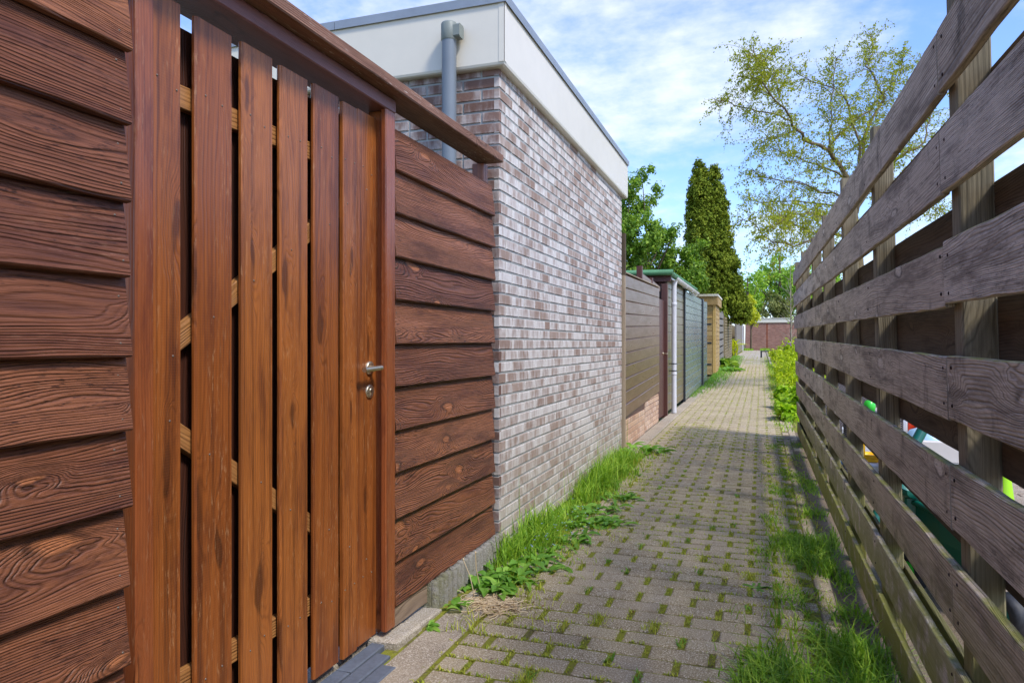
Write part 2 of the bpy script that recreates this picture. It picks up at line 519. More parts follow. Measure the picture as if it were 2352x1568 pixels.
M['green_panel'] = wood('grey green painted panel', lin(62, 74, 70), lin(90, 104, 99), lin(112, 124, 120), ring=0.01, warp=0.03, knot=0.1, rough=0.26, bump=0.0003,
                        line=0.15, blotch=0.3, blotch_col=lin(82, 90, 78), tone=0.3, spec=0.45, fine=0.2)
M['olive_panel'] = wood('olive brown shed boards', lin(66, 58, 36), lin(106, 92, 66), lin(124, 110, 86), ring=0.01, warp=0.03, knot=0.1, rough=0.35, bump=0.0003,
                        line=0.2, blotch=0.5, blotch_col=lin(98, 100, 40), tone=0.3, spec=0.5, fine=0.2)
M['yellow_wood'] = wood('fresh impregnated boards', lin(112, 84, 46), lin(166, 134, 84), lin(200, 170, 116), ring=0.01, warp=0.05, knot=0.4, rough=0.7, bump=0.0006,
                        line=0.35, blotch=0.5, blotch_col=lin(128, 92, 52), tone=0.5, spec=0.3, fine=0.3)
M['yellow_post'] = wood('yellow post wood', lin(150, 112, 50), lin(200, 160, 84), lin(216, 180, 110), ring=0.01, knot=0.1, tone=0.2, line=0.25, blotch=0.2)
M['silver_wood'] = wood('silvered fence boards', lin(80, 74, 66), lin(124, 117, 108), lin(150, 142, 132), ring=0.01, warp=0.04, knot=0.3, rough=0.85, tone=0.5, line=0.4, blotch=0.4)
M['tan_wood'] = wood('tan fence boards', lin(84, 70, 46), lin(126, 110, 78), lin(150, 134, 100), ring=0.01, warp=0.04, knot=0.3, rough=0.85, tone=0.5, line=0.4, blotch=0.4)
M['dark_red'] = wood('dark red brown timber', lin(44, 22, 16), lin(84, 46, 36), lin(104, 62, 50), ring=0.008, knot=0.1, rough=0.45, tone=0.2, line=0.3)
M['pale_wood'] = wood('pale bare batten', lin(120, 100, 76), lin(160, 140, 114), lin(186, 168, 142), ring=0.008, knot=0.2, rough=0.8, tone=0.2)
M['fascia'] = plain('cream fascia panel', lin(222, 214, 196), 0.35, var=0.035, scale=9)
M['zinc'] = plain('zinc roof trim', lin(150, 156, 162), 0.45, 0.3, var=0.1, scale=14)
M['pipe'] = plain('grey pvc pipe', lin(114, 122, 128), 0.35, var=0.07, scale=10)
M['pipe_cap'] = plain('grey green pvc cap', lin(124, 130, 122), 0.5, var=0.08, scale=20)
M['white_pipe'] = plain('white grey pvc pipe', lin(205, 203, 204), 0.4, var=0.06, scale=12)
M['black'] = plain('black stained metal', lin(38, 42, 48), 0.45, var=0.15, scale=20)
M['steel'] = plain('brushed stainless steel', lin(214, 196, 164), 0.32, 0.9, var=0.08, scale=80)
M['screw'] = plain('screw head', lin(120, 108, 96), 0.5, 0.4, var=0.1, scale=200)
M['rust'] = plain('rusty nail', lin(44, 26, 20), 0.9, var=0.2, scale=200)
M['keyhole'] = plain('dark keyhole', lin(20, 18, 16), 0.6)
M['mortar'] = plain('pale grey mortar', lin(158, 160, 156), 0.95, var=0.10, scale=60, bump=0.002)
M['kerb'] = None

def brick_mat(name, base, alt, white, wamt, rough=0.9, edge=0.35, soot=None, low=None):
    t = NT(name)
    p = t.pos(); r1, r2 = t.uv("rnd"); u, v = t.uv()
    n1 = t.noise(p, 260.0, 3, 0.7)
    n2 = t.noise(p, 22.0, 4, 0.6)
    n3 = t.noise(t.xyz(t.math('MULTIPLY', u, 22.0), t.math('MULTIPLY', v, 7.0), t.math('MULTIPLY', r1, 31.0)), 1.0, 3, 0.6)
    big = t.noise(p, 1.1, 3, 0.5)
    col = t.mix(t.math('ADD', t.math('MULTIPLY', r1, 0.7), t.math('MULTIPLY', n2, 0.3)), base, alt)
    # white bloom, brick by brick, patchy along each brick
    wf = t.math('ADD', t.math('MULTIPLY', r2, wamt), t.math('MULTIPLY', t.math('SUBTRACT', n3, 0.5), 2.6))
    wf = t.math('ADD', wf, t.math('MULTIPLY', t.math('SUBTRACT', big, 0.5), 1.6))
    lu = t.math('ABSOLUTE', t.math('SUBTRACT', t.math('FRACT', u), 0.105))
    lv = t.math('FRACT', v)
    wf = t.math('ADD', wf, t.math('MULTIPLY', t.sstep(lu, 0.045, 0.105), edge))
    wf = t.math('ADD', wf, t.math('MULTIPLY', t.math('SUBTRACT', 1.0, t.sstep(lv, 0.0, 0.02)), edge * 0.5))
    col = t.mix(t.sstep(wf, 0.05, 1.5), col, white)
    col = t.mix(t.math('MULTIPLY', t.sstep(n1, 0.55, 0.75), 0.35), col, tuple(x * 0.55 for x in base[:3]) + (1,))
    if low:
        s = t.n('ShaderNodeSeparateXYZ'); t.link(p, s.inputs[0])
        lw = t.math('MULTIPLY', t.sstep(s.outputs[2], 0.75, 0.1), t.sstep(n2, 0.3, 0.6))
        col = t.mix(t.math('MULTIPLY', lw, 0.6), col, low)
    h = t.math('ADD', t.math('MULTIPLY', n1, 0.5), t.noise(p, 70.0, 3, 0.6))
    return t.finish(col, rough, t.bump(h, 0.7, 0.003), 0, 0.25)
M['brick'] = brick_mat('mauve brick with white bloom', lin(140, 115, 101), lin(168, 147, 134), lin(212, 206, 200), 1.0, edge=0.45, low=lin(178, 168, 150))
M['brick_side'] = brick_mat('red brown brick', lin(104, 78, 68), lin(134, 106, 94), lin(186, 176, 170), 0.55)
M['brick_low'] = brick_mat('salmon plinth brick', lin(170, 132, 108), lin(206, 172, 140), lin(220, 200, 180), 0.5)
M['mortar_low'] = plain('sandy mortar', lin(176, 164, 146), 0.95, var=0.12, scale=60, bump=0.002)

def paver_mat(name, a, b, speck):
    t = NT(name)
    p = t.pos(); r1, r2 = t.uv("rnd")
    n1 = t.noise(p, 170.0, 2, 0.8)
    n2 = t.noise(p, 16.0, 5, 0.65)
    n3 = t.noise(p, 1.6, 3, 0.6)
    col = t.mix(t.math('ADD', t.math('MULTIPLY', r1, 0.55), t.math('MULTIPLY', n2, 0.45)), a, b)
    col = t.mix(t.math('MULTIPLY', t.sstep(n1, 0.53, 0.64), 0.8), col, speck)
    col = t.mix(t.math('MULTIPLY', t.math('SUBTRACT', 1.0, t.sstep(n1, 0.34, 0.47)), 0.8), col, tuple(x * 0.45 for x in a[:3]) + (1,))
    col = t.mix(t.math('MULTIPLY', t.sstep(n3, 0.42, 0.66), 0.35), col, lin(196, 178, 152))
    # thin algae films
    n4 = t.noise(p, 5.5, 4, 0.7)
    col = t.mix(t.math('MULTIPLY', t.sstep(n4, 0.60, 0.8), 0.2), col, lin(110, 108, 62))
    h = t.math('ADD', n1, t.math('MULTIPLY', n2, 1.5))
    return t.finish(col, 0.92, t.bump(h, 1.0, 0.005), 0, 0.2)
M['paver'] = paver_mat('concrete paver', lin(142, 125, 94), lin(186, 168, 128), lin(240, 230, 206))
M['kerb'] = paver_mat('pale concrete edging', lin(146, 132, 112), lin(176, 162, 140), lin(216, 204, 188))
M['slab'] = paver_mat('pale concrete slab', lin(150, 140, 124), lin(186, 175, 156), lin(222, 214, 200))
M['dark_paver'] = plain('blue black paver', lin(92, 98, 108), 0.8, var=0.18, scale=60, bump=0.002)
M['patio'] = paver_mat('brown patio paver', lin(140, 122, 104), lin(172, 154, 134), lin(206, 194, 176))
M['old_concrete'] = None

def soil(name, a, b, moss, mlo, mhi, mamt):
    t = NT(name)
    p = t.pos()
    n1 = t.noise(p, 9.0, 6, 0.7); n2 = t.noise(p, 120.0, 4, 0.7); n3 = t.noise(p, 3.0, 4, 0.6)
    col = t.mix(n1, a, b)
    col = t.mix(t.math('MULTIPLY', t.sstep(n2, 0.55, 0.7), 0.5), col, lin(190, 178, 158))
    col = t.mix(t.math('MULTIPLY', t.sstep(n2, 0.45, 0.3), 0.5), col, tuple(x * 0.4 for x in a[:3]) + (1,))
    mf = t.sstep(t.math('ADD', t.math('MULTIPLY', n3, 0.6), t.math('MULTIPLY', t.noise(p, 40.0, 3, 0.7), 0.4)), mlo, mhi)
    col = t.mix(t.math('MULTIPLY', mf, mamt), col, moss)
    return t.finish(col, 0.95, t.bump(t.math('ADD', n1, n2), 1.0, 0.012), 0, 0.15)
M['soil'] = soil('sandy soil', lin(104, 90, 74), lin(160, 142, 118), lin(96, 100, 44), 0.5, 0.65, 0.5)
M['joint'] = soil('mossy joint sand', lin(88, 80, 56), lin(124, 112, 78), lin(150, 152, 52), 0.36, 0.54, 0.9)
M['earth'] = soil('garden earth', lin(90, 84, 60), lin(120, 112, 84), lin(80, 100, 40), 0.35, 0.6, 0.8)
M['old_concrete'] = soil('mossy split concrete', lin(134, 130, 120), lin(178, 174, 164), lin(120, 118, 70), 0.46, 0.62, 0.6)

def leaf_mat(name, stops, trans=0.35, rough=0.55, spec=0.3, tcol=None):
    t = NT(name)
    r1, r2 = t.uv("rnd")
    n = t.noise(t.pos(), 1.3, 3, 0.6)
    f = t.math('ADD', t.math('MULTIPLY', r1, 0.7), t.math('MULTIPLY', n, 0.3))
    col = t.ramp(f, stops)
    p = t.n('ShaderNodeBsdfPrincipled')
    t.link(col, p.inputs['Base Color']); p.inputs['Roughness'].default_value = rough; p.inputs['Specular IOR Level'].default_value = spec
    tr = t.n('ShaderNodeBsdfTranslucent')
    t.link(t.mix(1.0, col, tcol or (1.25, 1.25, 0.6, 1), 'MULTIPLY'), tr.inputs[0])
    m = t.n('ShaderNodeMixShader'); m.inputs[0].default_value = trans
    t.link(p.outputs[0], m.inputs[1]); t.link(tr.outputs[0], m.inputs[2]); t.link(m.outputs[0], t.out.inputs[0])
    return t.m
M['grass'] = leaf_mat('grass blade', [(0.0, lin(80, 122, 34)), (0.45, lin(126, 170, 46)), (0.8, lin(174, 204, 70)), (1.0, lin(216, 206, 120))])
M['moss_grass'] = leaf_mat('short yellow green tufts', [(0.0, lin(120, 146, 40)), (0.5, lin(174, 184, 54)), (0.85, lin(208, 206, 84)), (1.0, lin(206, 184, 120))], 0.25)
M['weed'] = leaf_mat('broad weed leaf', [(0.0, lin(84, 132, 44)), (0.6, lin(122, 170, 60)), (1.0, lin(168, 204, 88))], 0.35, 0.5)
M['straw'] = leaf_mat('dry straw', [(0.0, lin(206, 178, 130)), (1.0, lin(244, 226, 190))], 0.2, 0.8, tcol=(1, 0.9, 0.7, 1))
M['hedge'] = leaf_mat('bright hedge leaf', [(0.0, lin(118, 150, 22)), (0.4, lin(176, 200, 30)), (0.8, lin(214, 226, 56)), (1.0, lin(238, 240, 120))], 0.4, 0.4)
M['vine'] = leaf_mat('large green leaf', [(0.0, lin(110, 156, 30)), (0.6, lin(166, 204, 44)), (1.0, lin(210, 228, 80))], 0.4, 0.4)
M['pear'] = leaf_mat('mid green tree leaf', [(0.0, lin(70, 104, 28)), (0.5, lin(112, 150, 46)), (0.85, lin(162, 188, 70)), (1.0, lin(190, 168, 96))], 0.35)
M['thuja'] = leaf_mat('conifer spray', [(0.0, lin(58, 78, 20)), (0.5, lin(112, 128, 36)), (0.93, lin(166, 172, 58)), (1.0, lin(136, 112, 52))], 0.15, 0.8, 0.15)
M['birch'] = leaf_mat('young birch leaf', [(0.0, lin(116, 130, 26)), (0.5, lin(156, 166, 40)), (1.0, lin(200, 194, 74))], 0.5)
M['maple'] = leaf_mat('fresh maple leaf', [(0.0, lin(100, 142, 34)), (0.5, lin(150, 188, 60)), (1.0, lin(204, 226, 110))], 0.4)
M['yellow_leaf'] = leaf_mat('golden leaf', [(0.0, lin(150, 160, 30)), (0.6, lin(204, 208, 44)), (1.0, lin(232, 228, 96))], 0.4)
M['dull_leaf'] = leaf_mat('olive leaf', [(0.0, lin(84, 92, 44)), (0.6, lin(120, 126, 64)), (1.0, lin(160, 160, 90))], 0.3)
M['bark'] = plain('brown tree bark', lin(92, 78, 60), 0.95, var=0.35, scale=20, bump=0.01)
M['birch_bark'] = plain('olive birch bark', lin(108, 94, 66), 0.95, var=0.4, scale=14, bump=0.008)
M['twig'] = plain('pale twig', lin(150, 138, 120), 0.9, var=0.1)
M['purple'] = plain('purple blossom', lin(150, 96, 150), 0.7)
M['blue_flower'] = plain('pale blue blossom', lin(150, 170, 220), 0.7)

# ---------------------------------------------------------------- ground
def strip(name, x0, x1, ys, mat, dz=0.0, kind='structure', nx=1, bump=0.0):
    mb = MB()
    for i in range(len(ys) - 1):
        for k in range(nx):
            a, b = x0 + (x1 - x0) * k / nx, x0 + (x1 - x0) * (k + 1) / nx
            y, q = ys[i], ys[i + 1]
            mb.poly([(a, y, gz(y) + dz), (b, y, gz(y) + dz), (b, q, gz(q) + dz), (a, q, gz(q) + dz)], [(a, y), (b, y), (b, q), (a, q)], smooth=True)
    o = mb.build(name, mat)
    weld(o)
    o['kind'] = kind
    return o
YS = [-60, -20, -5, 0, 2, 4, 5, 7, 9, 11.5, 14, 16, 18, 20, 22, 24.5, 27, 31, 36, 42, 50, 60, 90, 140, 200, 400]
strip('ground', -200, 200, YS, M['earth'], -0.06)
strip('joint_sand', -1.34, 0.62, [y for y in YS if -10 < y < 62], M['joint'], -0.0055)
strip('soil_verge', 0.24, 0.74, [-5, 0, 2, 4, 5, 7, 9, 9.6], M['soil'], -0.002)
GS = strip('garden_patio', 0.735, 12, [-5, 0, 2, 4, 5, 7, 9, 11.5, 14, 18, 22], M['patio'], -0.02)

def brick_top(mb, x0, x1, y0, y1, z, ch, rn, tilt=(0, 0), depth=0.03):
    # a paver: chamfered top and four sides
    def zz(x, y):
        return z + (x - (x0 + x1) / 2) * tilt[0] + (y - (y0 + y1) / 2) * tilt[1]
    o = [(x0, y0), (x1, y0), (x1, y1), (x0, y1)]
    i = [(x0 + ch, y0 + ch), (x1 - ch, y0 + ch), (x1 - ch, y1 - ch), (x0 + ch, y1 - ch)]
    T = [(x, y, zz(x, y)) for x, y in i]
    B = [(x, y, zz(x, y) - ch * 0.8) for x, y in o]
    D = [(x, y, zz(x, y) - depth) for x, y in o]
    mb.poly(T, i, rn)
    for k in range(4):
        q = (k + 1) % 4
        mb.poly([B[k], B[q], T[q], T[k]], [o[k], o[q], i[q], i[k]], rn)
        mb.poly([D[k], D[q], B[q], B[k]], [o[k], o[q], o[q], o[k]], rn)

mb = MB()
JOINTS = []
row = 0.113
y = -1.2
k = 0
R = random.Random(3)
while y < 29.0:
    far = y > 12
    off = 0.118 if k % 2 else 0.0
    xl = -1.195 if y > 7.3 else -1.10
    x = -1.10 - off - (0.236 if y > 7.3 else 0)
    wav = 0.006 * math.sin(k * 0.7)
    dip = lambda xx: 0.0012 * math.sin(xx * 2.3 + y * 0.8) + 0.001 * math.sin(y * 2.1 + xx)
    while x < 0.20:
        x0, x1 = max(x, xl), min(x + 0.211, 0.235)
        if x1 - x0 > 0.04:
            z = gz(y) + dip(x) + R.uniform(-0.0015, 0.0015)
            brick_top(mb, x0 + R.uniform(-.003, .003), x1 + R.uniform(-.003, .003), y + 0.004 + wav * 0.3, y + 0.1055 + wav * 0.3, z, 0.006, (R.random(), R.random()),
                      (R.uniform(-.01, .01), R.uniform(-.015, .015)))
            JOINTS.append((x1 + 0.0125, y + 0.055, z))
        x += 0.236
    y += row
    k += 1
o = mb.build('path', M['paver']); o['kind'] = 'structure'

# far tiles: 30 x 30 slabs
mb = MB()
y = 29.05; k = 0
while y < 59:
    for j in range(5):
        brick_top(mb, -1.25 + j * 0.31, -1.25 + j * 0.31 + 0.30, y, y + 0.44, gz(y) + R.uniform(-.004, .004), 0.006, (R.random(), R.random()), (0, 0.0))
    y += 0.455; k += 1
o = mb.build('path_slabs', M['slab']); o['kind'] = 'structure'
mb = MB()
for (a, b, xa, xb) in [(1.6, 3.9, -1.285, -1.115)]:
    pass
y = -1.0
while y < 3.3:
    brick_top(mb, -1.275, -1.118, y, y + 0.98, gz(y) + 0.002, 0.006, (R.random(), R.random())); y += 1.0
y = 7.35
while y < 18.5:
    brick_top(mb, -1.36, -1.20, y, y + 0.98, gz(y) + 0.012, 0.008, (R.random(), R.random()), (0, 0.004)); y += 0.99
o = mb.build('path_edging', M['kerb']); o['kind'] = 'structure'
# long border stones beside the fence
mb = MB()
y = -1.0
while y < 13.5:
    brick_top(mb, 0.245, 0.315, y, y + 0.2, gz(y) + R.uniform(-.006, .004), 0.006, (R.random(), R.random()), (R.uniform(-.03, .03), 0))
    if y > 8.0:
        brick_top(mb, 0.325, 0.40, y, y + 0.2, gz(y) + R.uniform(-.006, .004), 0.006, (R.random(), R.random()), (R.uniform(-.03, .03), 0))
    y += 0.21
o = mb.build('path_border', M['paver']); o['kind'] = 'structure'
# patio pavers behind the fence
mb = MB()
y = 0.9; k = 0
while y < 8.6:
    x = 0.74 - (0.11 if k % 2 else 0)
    while x < 3.6:
        brick_top(mb, max(x, 0.74), x + 0.212, y, y + 0.106, gz(y) + R.uniform(-.002, .002), 0.005, (R.random(), R.random()), (R.uniform(-.01, .01), 0)); x += 0.22
    y += 0.112; k += 1
o = mb.build('patio_paving', M['patio']); o['kind'] = 'structure'
# threshold in front of the gate: blue-black pavers and one pale concrete block
mb = MB()
for c in range(3):
    for r_ in range(9):
        x0 = -1.40 + c * 0.062 - 0.055
        y0 = 0.2 + r_ * 0.245 - c * 0.07
        if y0 + 0.24 < 2.42:
            brick_top(mb, x0 + 0.05, x0 + 0.108, y0, y0 + 0.238, 0.012 + c * -0.003, 0.005, (R.random(), R.random()), (R.uniform(-.02, .02), 0))
o = mb.build('threshold_pavers', M['dark_paver']); o['kind'] = 'structure'
mb = MB()
brick_top(mb, -1.42, -1.292, 2.395, 2.60, 0.024, 0.012, (.6, .2), (0.03, -0.04), 0.08)
brick_top(mb, -1.41, -1.30, 2.615, 2.81, 0.012, 0.01, (.3, .6), (0.02, -0.02), 0.08)
brick_top(mb, -1.62, -1.43, 0.2, 2.80, 0.006, 0.006, (.3, .6), (0, 0.0), 0.08)
o = mb.build('threshold_block', M['slab']); o['kind'] = 'structure'

# ---------------------------------------------------------------- clapboard helper
XF = -1.35
def cladding(name, y0, y1, bottoms, top, parent, mat, xface=XF, seed=1):
    R = random.Random(seed)
    mb = MB()
    tops = [top] + bottoms[:-1]
    for i, zb in enumerate(bottoms):
        zt = tops[i] + (0.012 if i else 0)
        zt = min(zt, zb + 0.2) if i else top
        tilt = 0.023
        a = Vector((xface - 0.009, y0 + R.uniform(-.004, .004), zb)); ztop = zt
        # the board's middle line; up vector leans back so that the lower edge stands proud
        w = ztop - zb
        up = Vector((-tilt * w / 0.17, 0, w)).normalized()
        mid = Vector((xface - 0.010, 0, zb)) + up * (w / 2)
        sk = R.uniform(-.002, .002)
        mb.plank((mid.x, y0 + R.uniform(-.003, .004), mid.z - sk), (mid.x, y1 + R.uniform(-.004, .004), mid.z + sk), up, w, 0.022, 0.004, max(2, int((y1 - y0) / 0.09)), 0.0009, (R.random(), R.random()))
    return mb.build(name, mat, parent)

def screws(target, pts, r=0.0035, mat='screw', ax=(1, 0, 0)):
    import bmesh
    mb = MB()
    for p in pts:
        mb.lathe(p, [(0.0001, 0.0016), (r * 0.6, 0.0016), (r, 0.0004), (r, -0.003)], 8, ax)
    s_ = mb.build('tmp', M[mat])
    me = target.data
    bm = bmesh.new(); bm.from_mesh(me); k = len(bm.faces); bm.from_mesh(s_.data); bm.faces.ensure_lookup_table()
    for f in bm.faces[k:]:
        f.material_index = 1
    me.materials.append(M[mat]); bm.to_mesh(me); bm.free()
    d_ = s_.data; bpy.data.objects.remove(s_); bpy.data.meshes.remove(d_)

# left fence
BL = [1.814, 1.646, 1.471, 1.298, 1.121, 0.951, 0.776, 0.600, 0.420, 0.250, 0.08]
t1 = thing('wooden_fence', 'dark reddish brown overlapping-board fence panel left of the slatted gate', 'fence', (-1.37, 0.2, 0), 'brown overlapping-board panels beside the gate')
lc = cladding('board_panel', -1.3, 1.247, BL, 1.99, t1, M['clad'], seed=5)
mb = MB(); mb.box(-1.46, -1.385, 1.17, 1.24, 0.02, 2.045); mb.box(-1.46, -1.385, -0.2, -0.13, 0.02, 2.045)
mb.build_each('post', M['post'], t1)
pts = []
for i, b in enumerate(BL):
    for q in (0.035, 0.135):
        pts.append((XF + 0.001 - 0.023 * q / 0.17, 1.222 + random.uniform(-.006, .006), b + q + random.uniform(-.008, .008)))
screws(lc, pts, 0.0028)

# the gate
g = thing('wooden_gate', 'tall orange brown slatted wooden gate with steel lever handle', 'gate', (-1.40, 1.88, 0))
XG = -1.40
PL = [(1.349, 1.447), (1.486, 1.634), (1.664, 1.810), (1.837, 1.988), (2.013, 2.170), (2.187, 2.288), (2.291, 2.426)]
mb = MB()
Rg = random.Random(21)
for i, (a, b) in enumerate(PL):
    zt = 2.014 - (0.004 if i % 2 else 0); zb = 0.035 + Rg.uniform(-0.006, .006)
    if i == 0:
        zb = 0.02
    c = (a + b) / 2
    a += 0.009 if i not in (0, 6) else 0
    c = (a + b) / 2
    mb.plank((XG - 0.009, c, zb), (XG - 0.009, c, zt), (0, 1, 0), b - a, 0.018, 0.005 if i not in (5, 6) else 0.0025, 8, 0.0006, (Rg.random(), [0.3, 0.15, 0.8, 0.7, 0.25, 0.6, 0.45][i]))
gf = mb.build('front_boards', M['plank'], g)
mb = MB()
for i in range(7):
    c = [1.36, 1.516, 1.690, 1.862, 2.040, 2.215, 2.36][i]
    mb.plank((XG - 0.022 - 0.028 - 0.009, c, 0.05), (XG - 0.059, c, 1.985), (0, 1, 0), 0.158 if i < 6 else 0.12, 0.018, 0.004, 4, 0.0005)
mb.build('back_boards', M['gap_shade_plank'], g)
def gpiece(nm, a, b, w=0.055):
    m_ = MB(); m_.plank((XG - 0.036, a[0], a[1]), (XG - 0.036, b[0], b[1]), (0, 0, 1), w, 0.026, 0.002); return m_.build(nm, M['brace'], g)
gpiece('rail', (1.33, 1.792), (2.425, 1.795), 0.06)
gpiece('rail', (1.33, 0.265), (2.425, 0.275), 0.06)
gpiece('brace', (1.40, 1.12), (2.40, 1.755), 0.055)
gpiece('brace', (1.40, 0.955), (2.40, 0.315), 0.055)
sp = []
for i, (a, b) in enumerate(PL):
    c = (a + b) / 2
    for z in (1.80, 0.27):
        sp.append((XG + 0.0005, c - 0.03, z + Rg.uniform(-.015, .015))); sp.append((XG + 0.0005, c + 0.032, z + Rg.uniform(-.015, .015)))
    sp.append((XG + 0.0005, c + Rg.uniform(-.02, .02), 1.12 + (c - 1.40) * 0.635)); sp.append((XG + 0.0005, c + Rg.uniform(-.02, .02), 0.955 - (c - 1.40) * 0.64))
screws(gf, sp, 0.003)
# frame
mb = MB(); mb.box(-1.46, -1.386, 1.293, 1.3465, 0.0, 2.046, 0.004); mb.build('hinge_post', M['post'], g)
mb = MB()
mb.box(-1.375, -1.35, 2.413, 2.487, 0.05, 2.046, 0.005)
mb.box(-1.44, -1.3755, 2.432, 2.487, 0.05, 2.046, 0.003)
mb.build('latch_post', M['post'], g)
mb = MB(); mb.box(-1.50, -1.35, -1.3, 2.489, 2.048, 2.10, 0.004); mb.build('header_beam', M['beam'], g)
mb = MB(); mb.plank((-1.36, -1.3, 2.108), (-1.36, 3.56, 2.128), (0, 0, 1), 0.042, 0.14, 0.004, 30, 0.0012); mb.build('cap_board', M['cap'], g)
# stainless steel lever on its round plate
hy, hz = 2.372, 1.058
hb = MB()
hb.lathe((XG, hy, hz), [(0.0001, 0.009), (0.021, 0.009), (0.0255, 0.007), (0.026, 0.0), (0.026, -0.001)], 28, (1, 0, 0))
hb.lathe((XG, hy, hz), [(0.0085, 0.008), (0.0085, 0.045), (0.0001, 0.046)], 16, (1, 0, 0))
hd = hb.build('handle', M['steel'], g)
lv = MB()
lv.tube([(XG + 0.045, hy + 0.012, hz + 0.001), (XG + 0.047, hy - 0.045, hz - 0.001), (XG + 0.047, hy - 0.112, hz - 0.003)], [0.0098, 0.0098, 0.0098], 18)
lv.build('lever', M['steel'], hd)
lb = MB()
lb.lathe((XG, hy, hz - 0.088), [(0.0001, 0.008), (0.021, 0.008), (0.0255, 0.006), (0.026, 0.0), (0.026, -0.001)], 28, (1, 0, 0))
lk = lb.build('lock_plate', M['steel'], g)
kb = MB()
kb.lathe((XG, hy, hz - 0.084), [(0.0001, 0.0105), (0.0085, 0.0105), (0.0088, 0.007)], 14, (1, 0, 0))
kb.box(XG + 0.007, XG + 0.0102, hy - 0.0045, hy + 0.0045, hz - 0.103, hz - 0.088, 0.001)
kk = kb.build('lock_cylinder', M['steel'], lk)
kh = MB(); kh.box(XG + 0.0103, XG + 0.0109, hy - 0.0012, hy + 0.0012, hz - 0.089, hz - 0.079, 0.0002); kh.build('keyhole', M['keyhole'], lk)

# right panel between the gate and the brick shed
BR = [1.833, 1.665, 1.491, 1.323, 1.150, 0.979, 0.804, 0.640, 0.460, 0.290, 0.120]
t2 = thing('wooden_fence', 'short reddish brown overlapping-board fence panel between the gate latch post and the brick shed', 'fence', (-1.37, 3.05, 0), 'brown overlapping-board panels beside the gate')
rc_ = cladding('board_panel', 2.496, 3.60, BR, 2.006, t2, M['clad'], seed=12)
mb = MB(); mb.plank((-1.372, 2.497, 0.09), (-1.372, 2.80, 0.09), (0, 0, 1), 0.115, 0.018, 0.003, 3, 0.001); mb.build('base_board', wood('bare grey brown board', lin(84, 66, 52), lin(140, 118, 98), lin(166, 146, 124), rough=0.8, knot=0.2), t2)
mb = MB(); mb.box(-1.445, -1.38, 3.50, 3.565, 0.0, 2.10, 0.004); mb.box(-1.445, -1.385, 2.50, 2.545, 0.0, 2.10, 0.004); mb.build_each('post', M['post'], t2)
pts = []
for i, b in enumerate(BR):
    for q in (0.03, 0.125):
        for yy in (2.525, 3.575):
            pts.append((XF + 0.001 - 0.023 * q / 0.17, yy + random.uniform(-.005, .005), b + q + random.uniform(-.01, .01)))
screws(rc_, pts, 0.0028)
# ribbed concrete edging stones below the panel
t3 = thing('concrete_edging', 'low row of ribbed mossy concrete edging stones below the short board panel', 'edging', (-1.34, 3.2, 0))
mb = MB()
y = 2.815; i = 0
Re = random.Random(4)
while y < 3.62:
    r = 0.0195
    h = 0.125 + Re.uniform(-.004, .004)
    mb.lathe((-1.335 + Re.uniform(-.002, .002), y, 0), [(r, -0.05), (r, h - 0.008), (r * 0.82, h), (0.0001, h + 0.002)], 12, rn=(Re.random(), Re.random()))
    mb.box(-1.41, -1.347, y - 0.0225, y + 0.0225, -0.05, h - 0.006, 0.002)
    y += 0.047
mb.build('stones', M['old_concrete'], t3)

# ---------------------------------------------------------------- the brick shed
SX, SY0, SY1 = -1.345, 3.647, 7.26
sh = thing('brick_shed', 'flat-roofed brick shed with white bloom on its bricks and a cream fascia', 'shed', ((-1.345 - 4.2) / 2, 5.4, 0))
BH, CO = 0.0505, 0.0622
def brick_face(mb, axis, fixed, a0, a1, z0, z1, out, whi, R, depth=0.02, flip=False, first=0):
    """single-leaf running bond in real bricks. axis 'y': face along Y at x=fixed; axis 'x': along X at y=fixed"""
    n = int((z1 - z0) / CO) + 1
    for c in range(n):
        z = z0 + c * CO
        zt = min(z + BH, z1)
        if zt - z < 0.01:
            continue
        pos = a0
        par = (c + first) % 2
        ln = 0.100 if par else 0.21
        while pos < a1 - 0.02:
            e = min(pos + ln, a1)
            rr = (R.random(), min(1, max(0, R.gauss(whi, 0.32))))
            pr = R.uniform(-.0012, .0012) + out
            ja, jb = R.uniform(-.0008, .0012), R.uniform(-.0012, .0008)
            zz0, zz1 = z + R.uniform(-.001, .001), zt + R.uniform(-.001, .001)
            ch = 0.0028
            uo, vo = R.randrange(60) + 0.0 + (0.055 if e - pos < 0.15 else 0), R.randrange(60) + 0.0
            def pt(t, zz, o_):
                return (fixed + o_, t, zz) if axis == 'y' else (t, fixed - o_, zz)
            A, B = pos + ja, e + jb
            if axis == 'x':
                pass
            O = [(A, zz0), (B, zz0), (B, zz1), (A, zz1)]
            I = [(A + ch, zz0 + ch), (B - ch, zz0 + ch), (B - ch, zz1 - ch), (A + ch, zz1 - ch)]
            T = [pt(t_, q, pr) for t_, q in I]; Bq = [pt(t_, q, pr - ch) for t_, q in O]; D = [pt(t_, q, -0.03) for t_, q in O]
            uvI = [(uo + t_ - A, vo + q - zz0) for t_, q in I]; uvO = [(uo + t_ - A, vo + q - zz0) for t_, q in O]
            mb.poly(T, uvI, rr)
            for k in range(4):
                q = (k + 1) % 4
                mb.poly([Bq[k], Bq[q], T[q], T[k]], [uvO[k], uvO[q], uvI[q], uvI[k]], rr)
                mb.poly([D[k], D[q], Bq[q], Bq[k]], [uvO[k], uvO[q], uvO[q], uvO[k]], rr)
            pos = e + 0.011
            r_ = R.random()
            ln = 0.21 if r_ > 0.03 else 0.10
Rb = random.Random(9)
mb = MB()
brick_face(mb, 'y', SX, SY0, SY1, 0.0, 2.66, 0.0, 0.62, Rb)
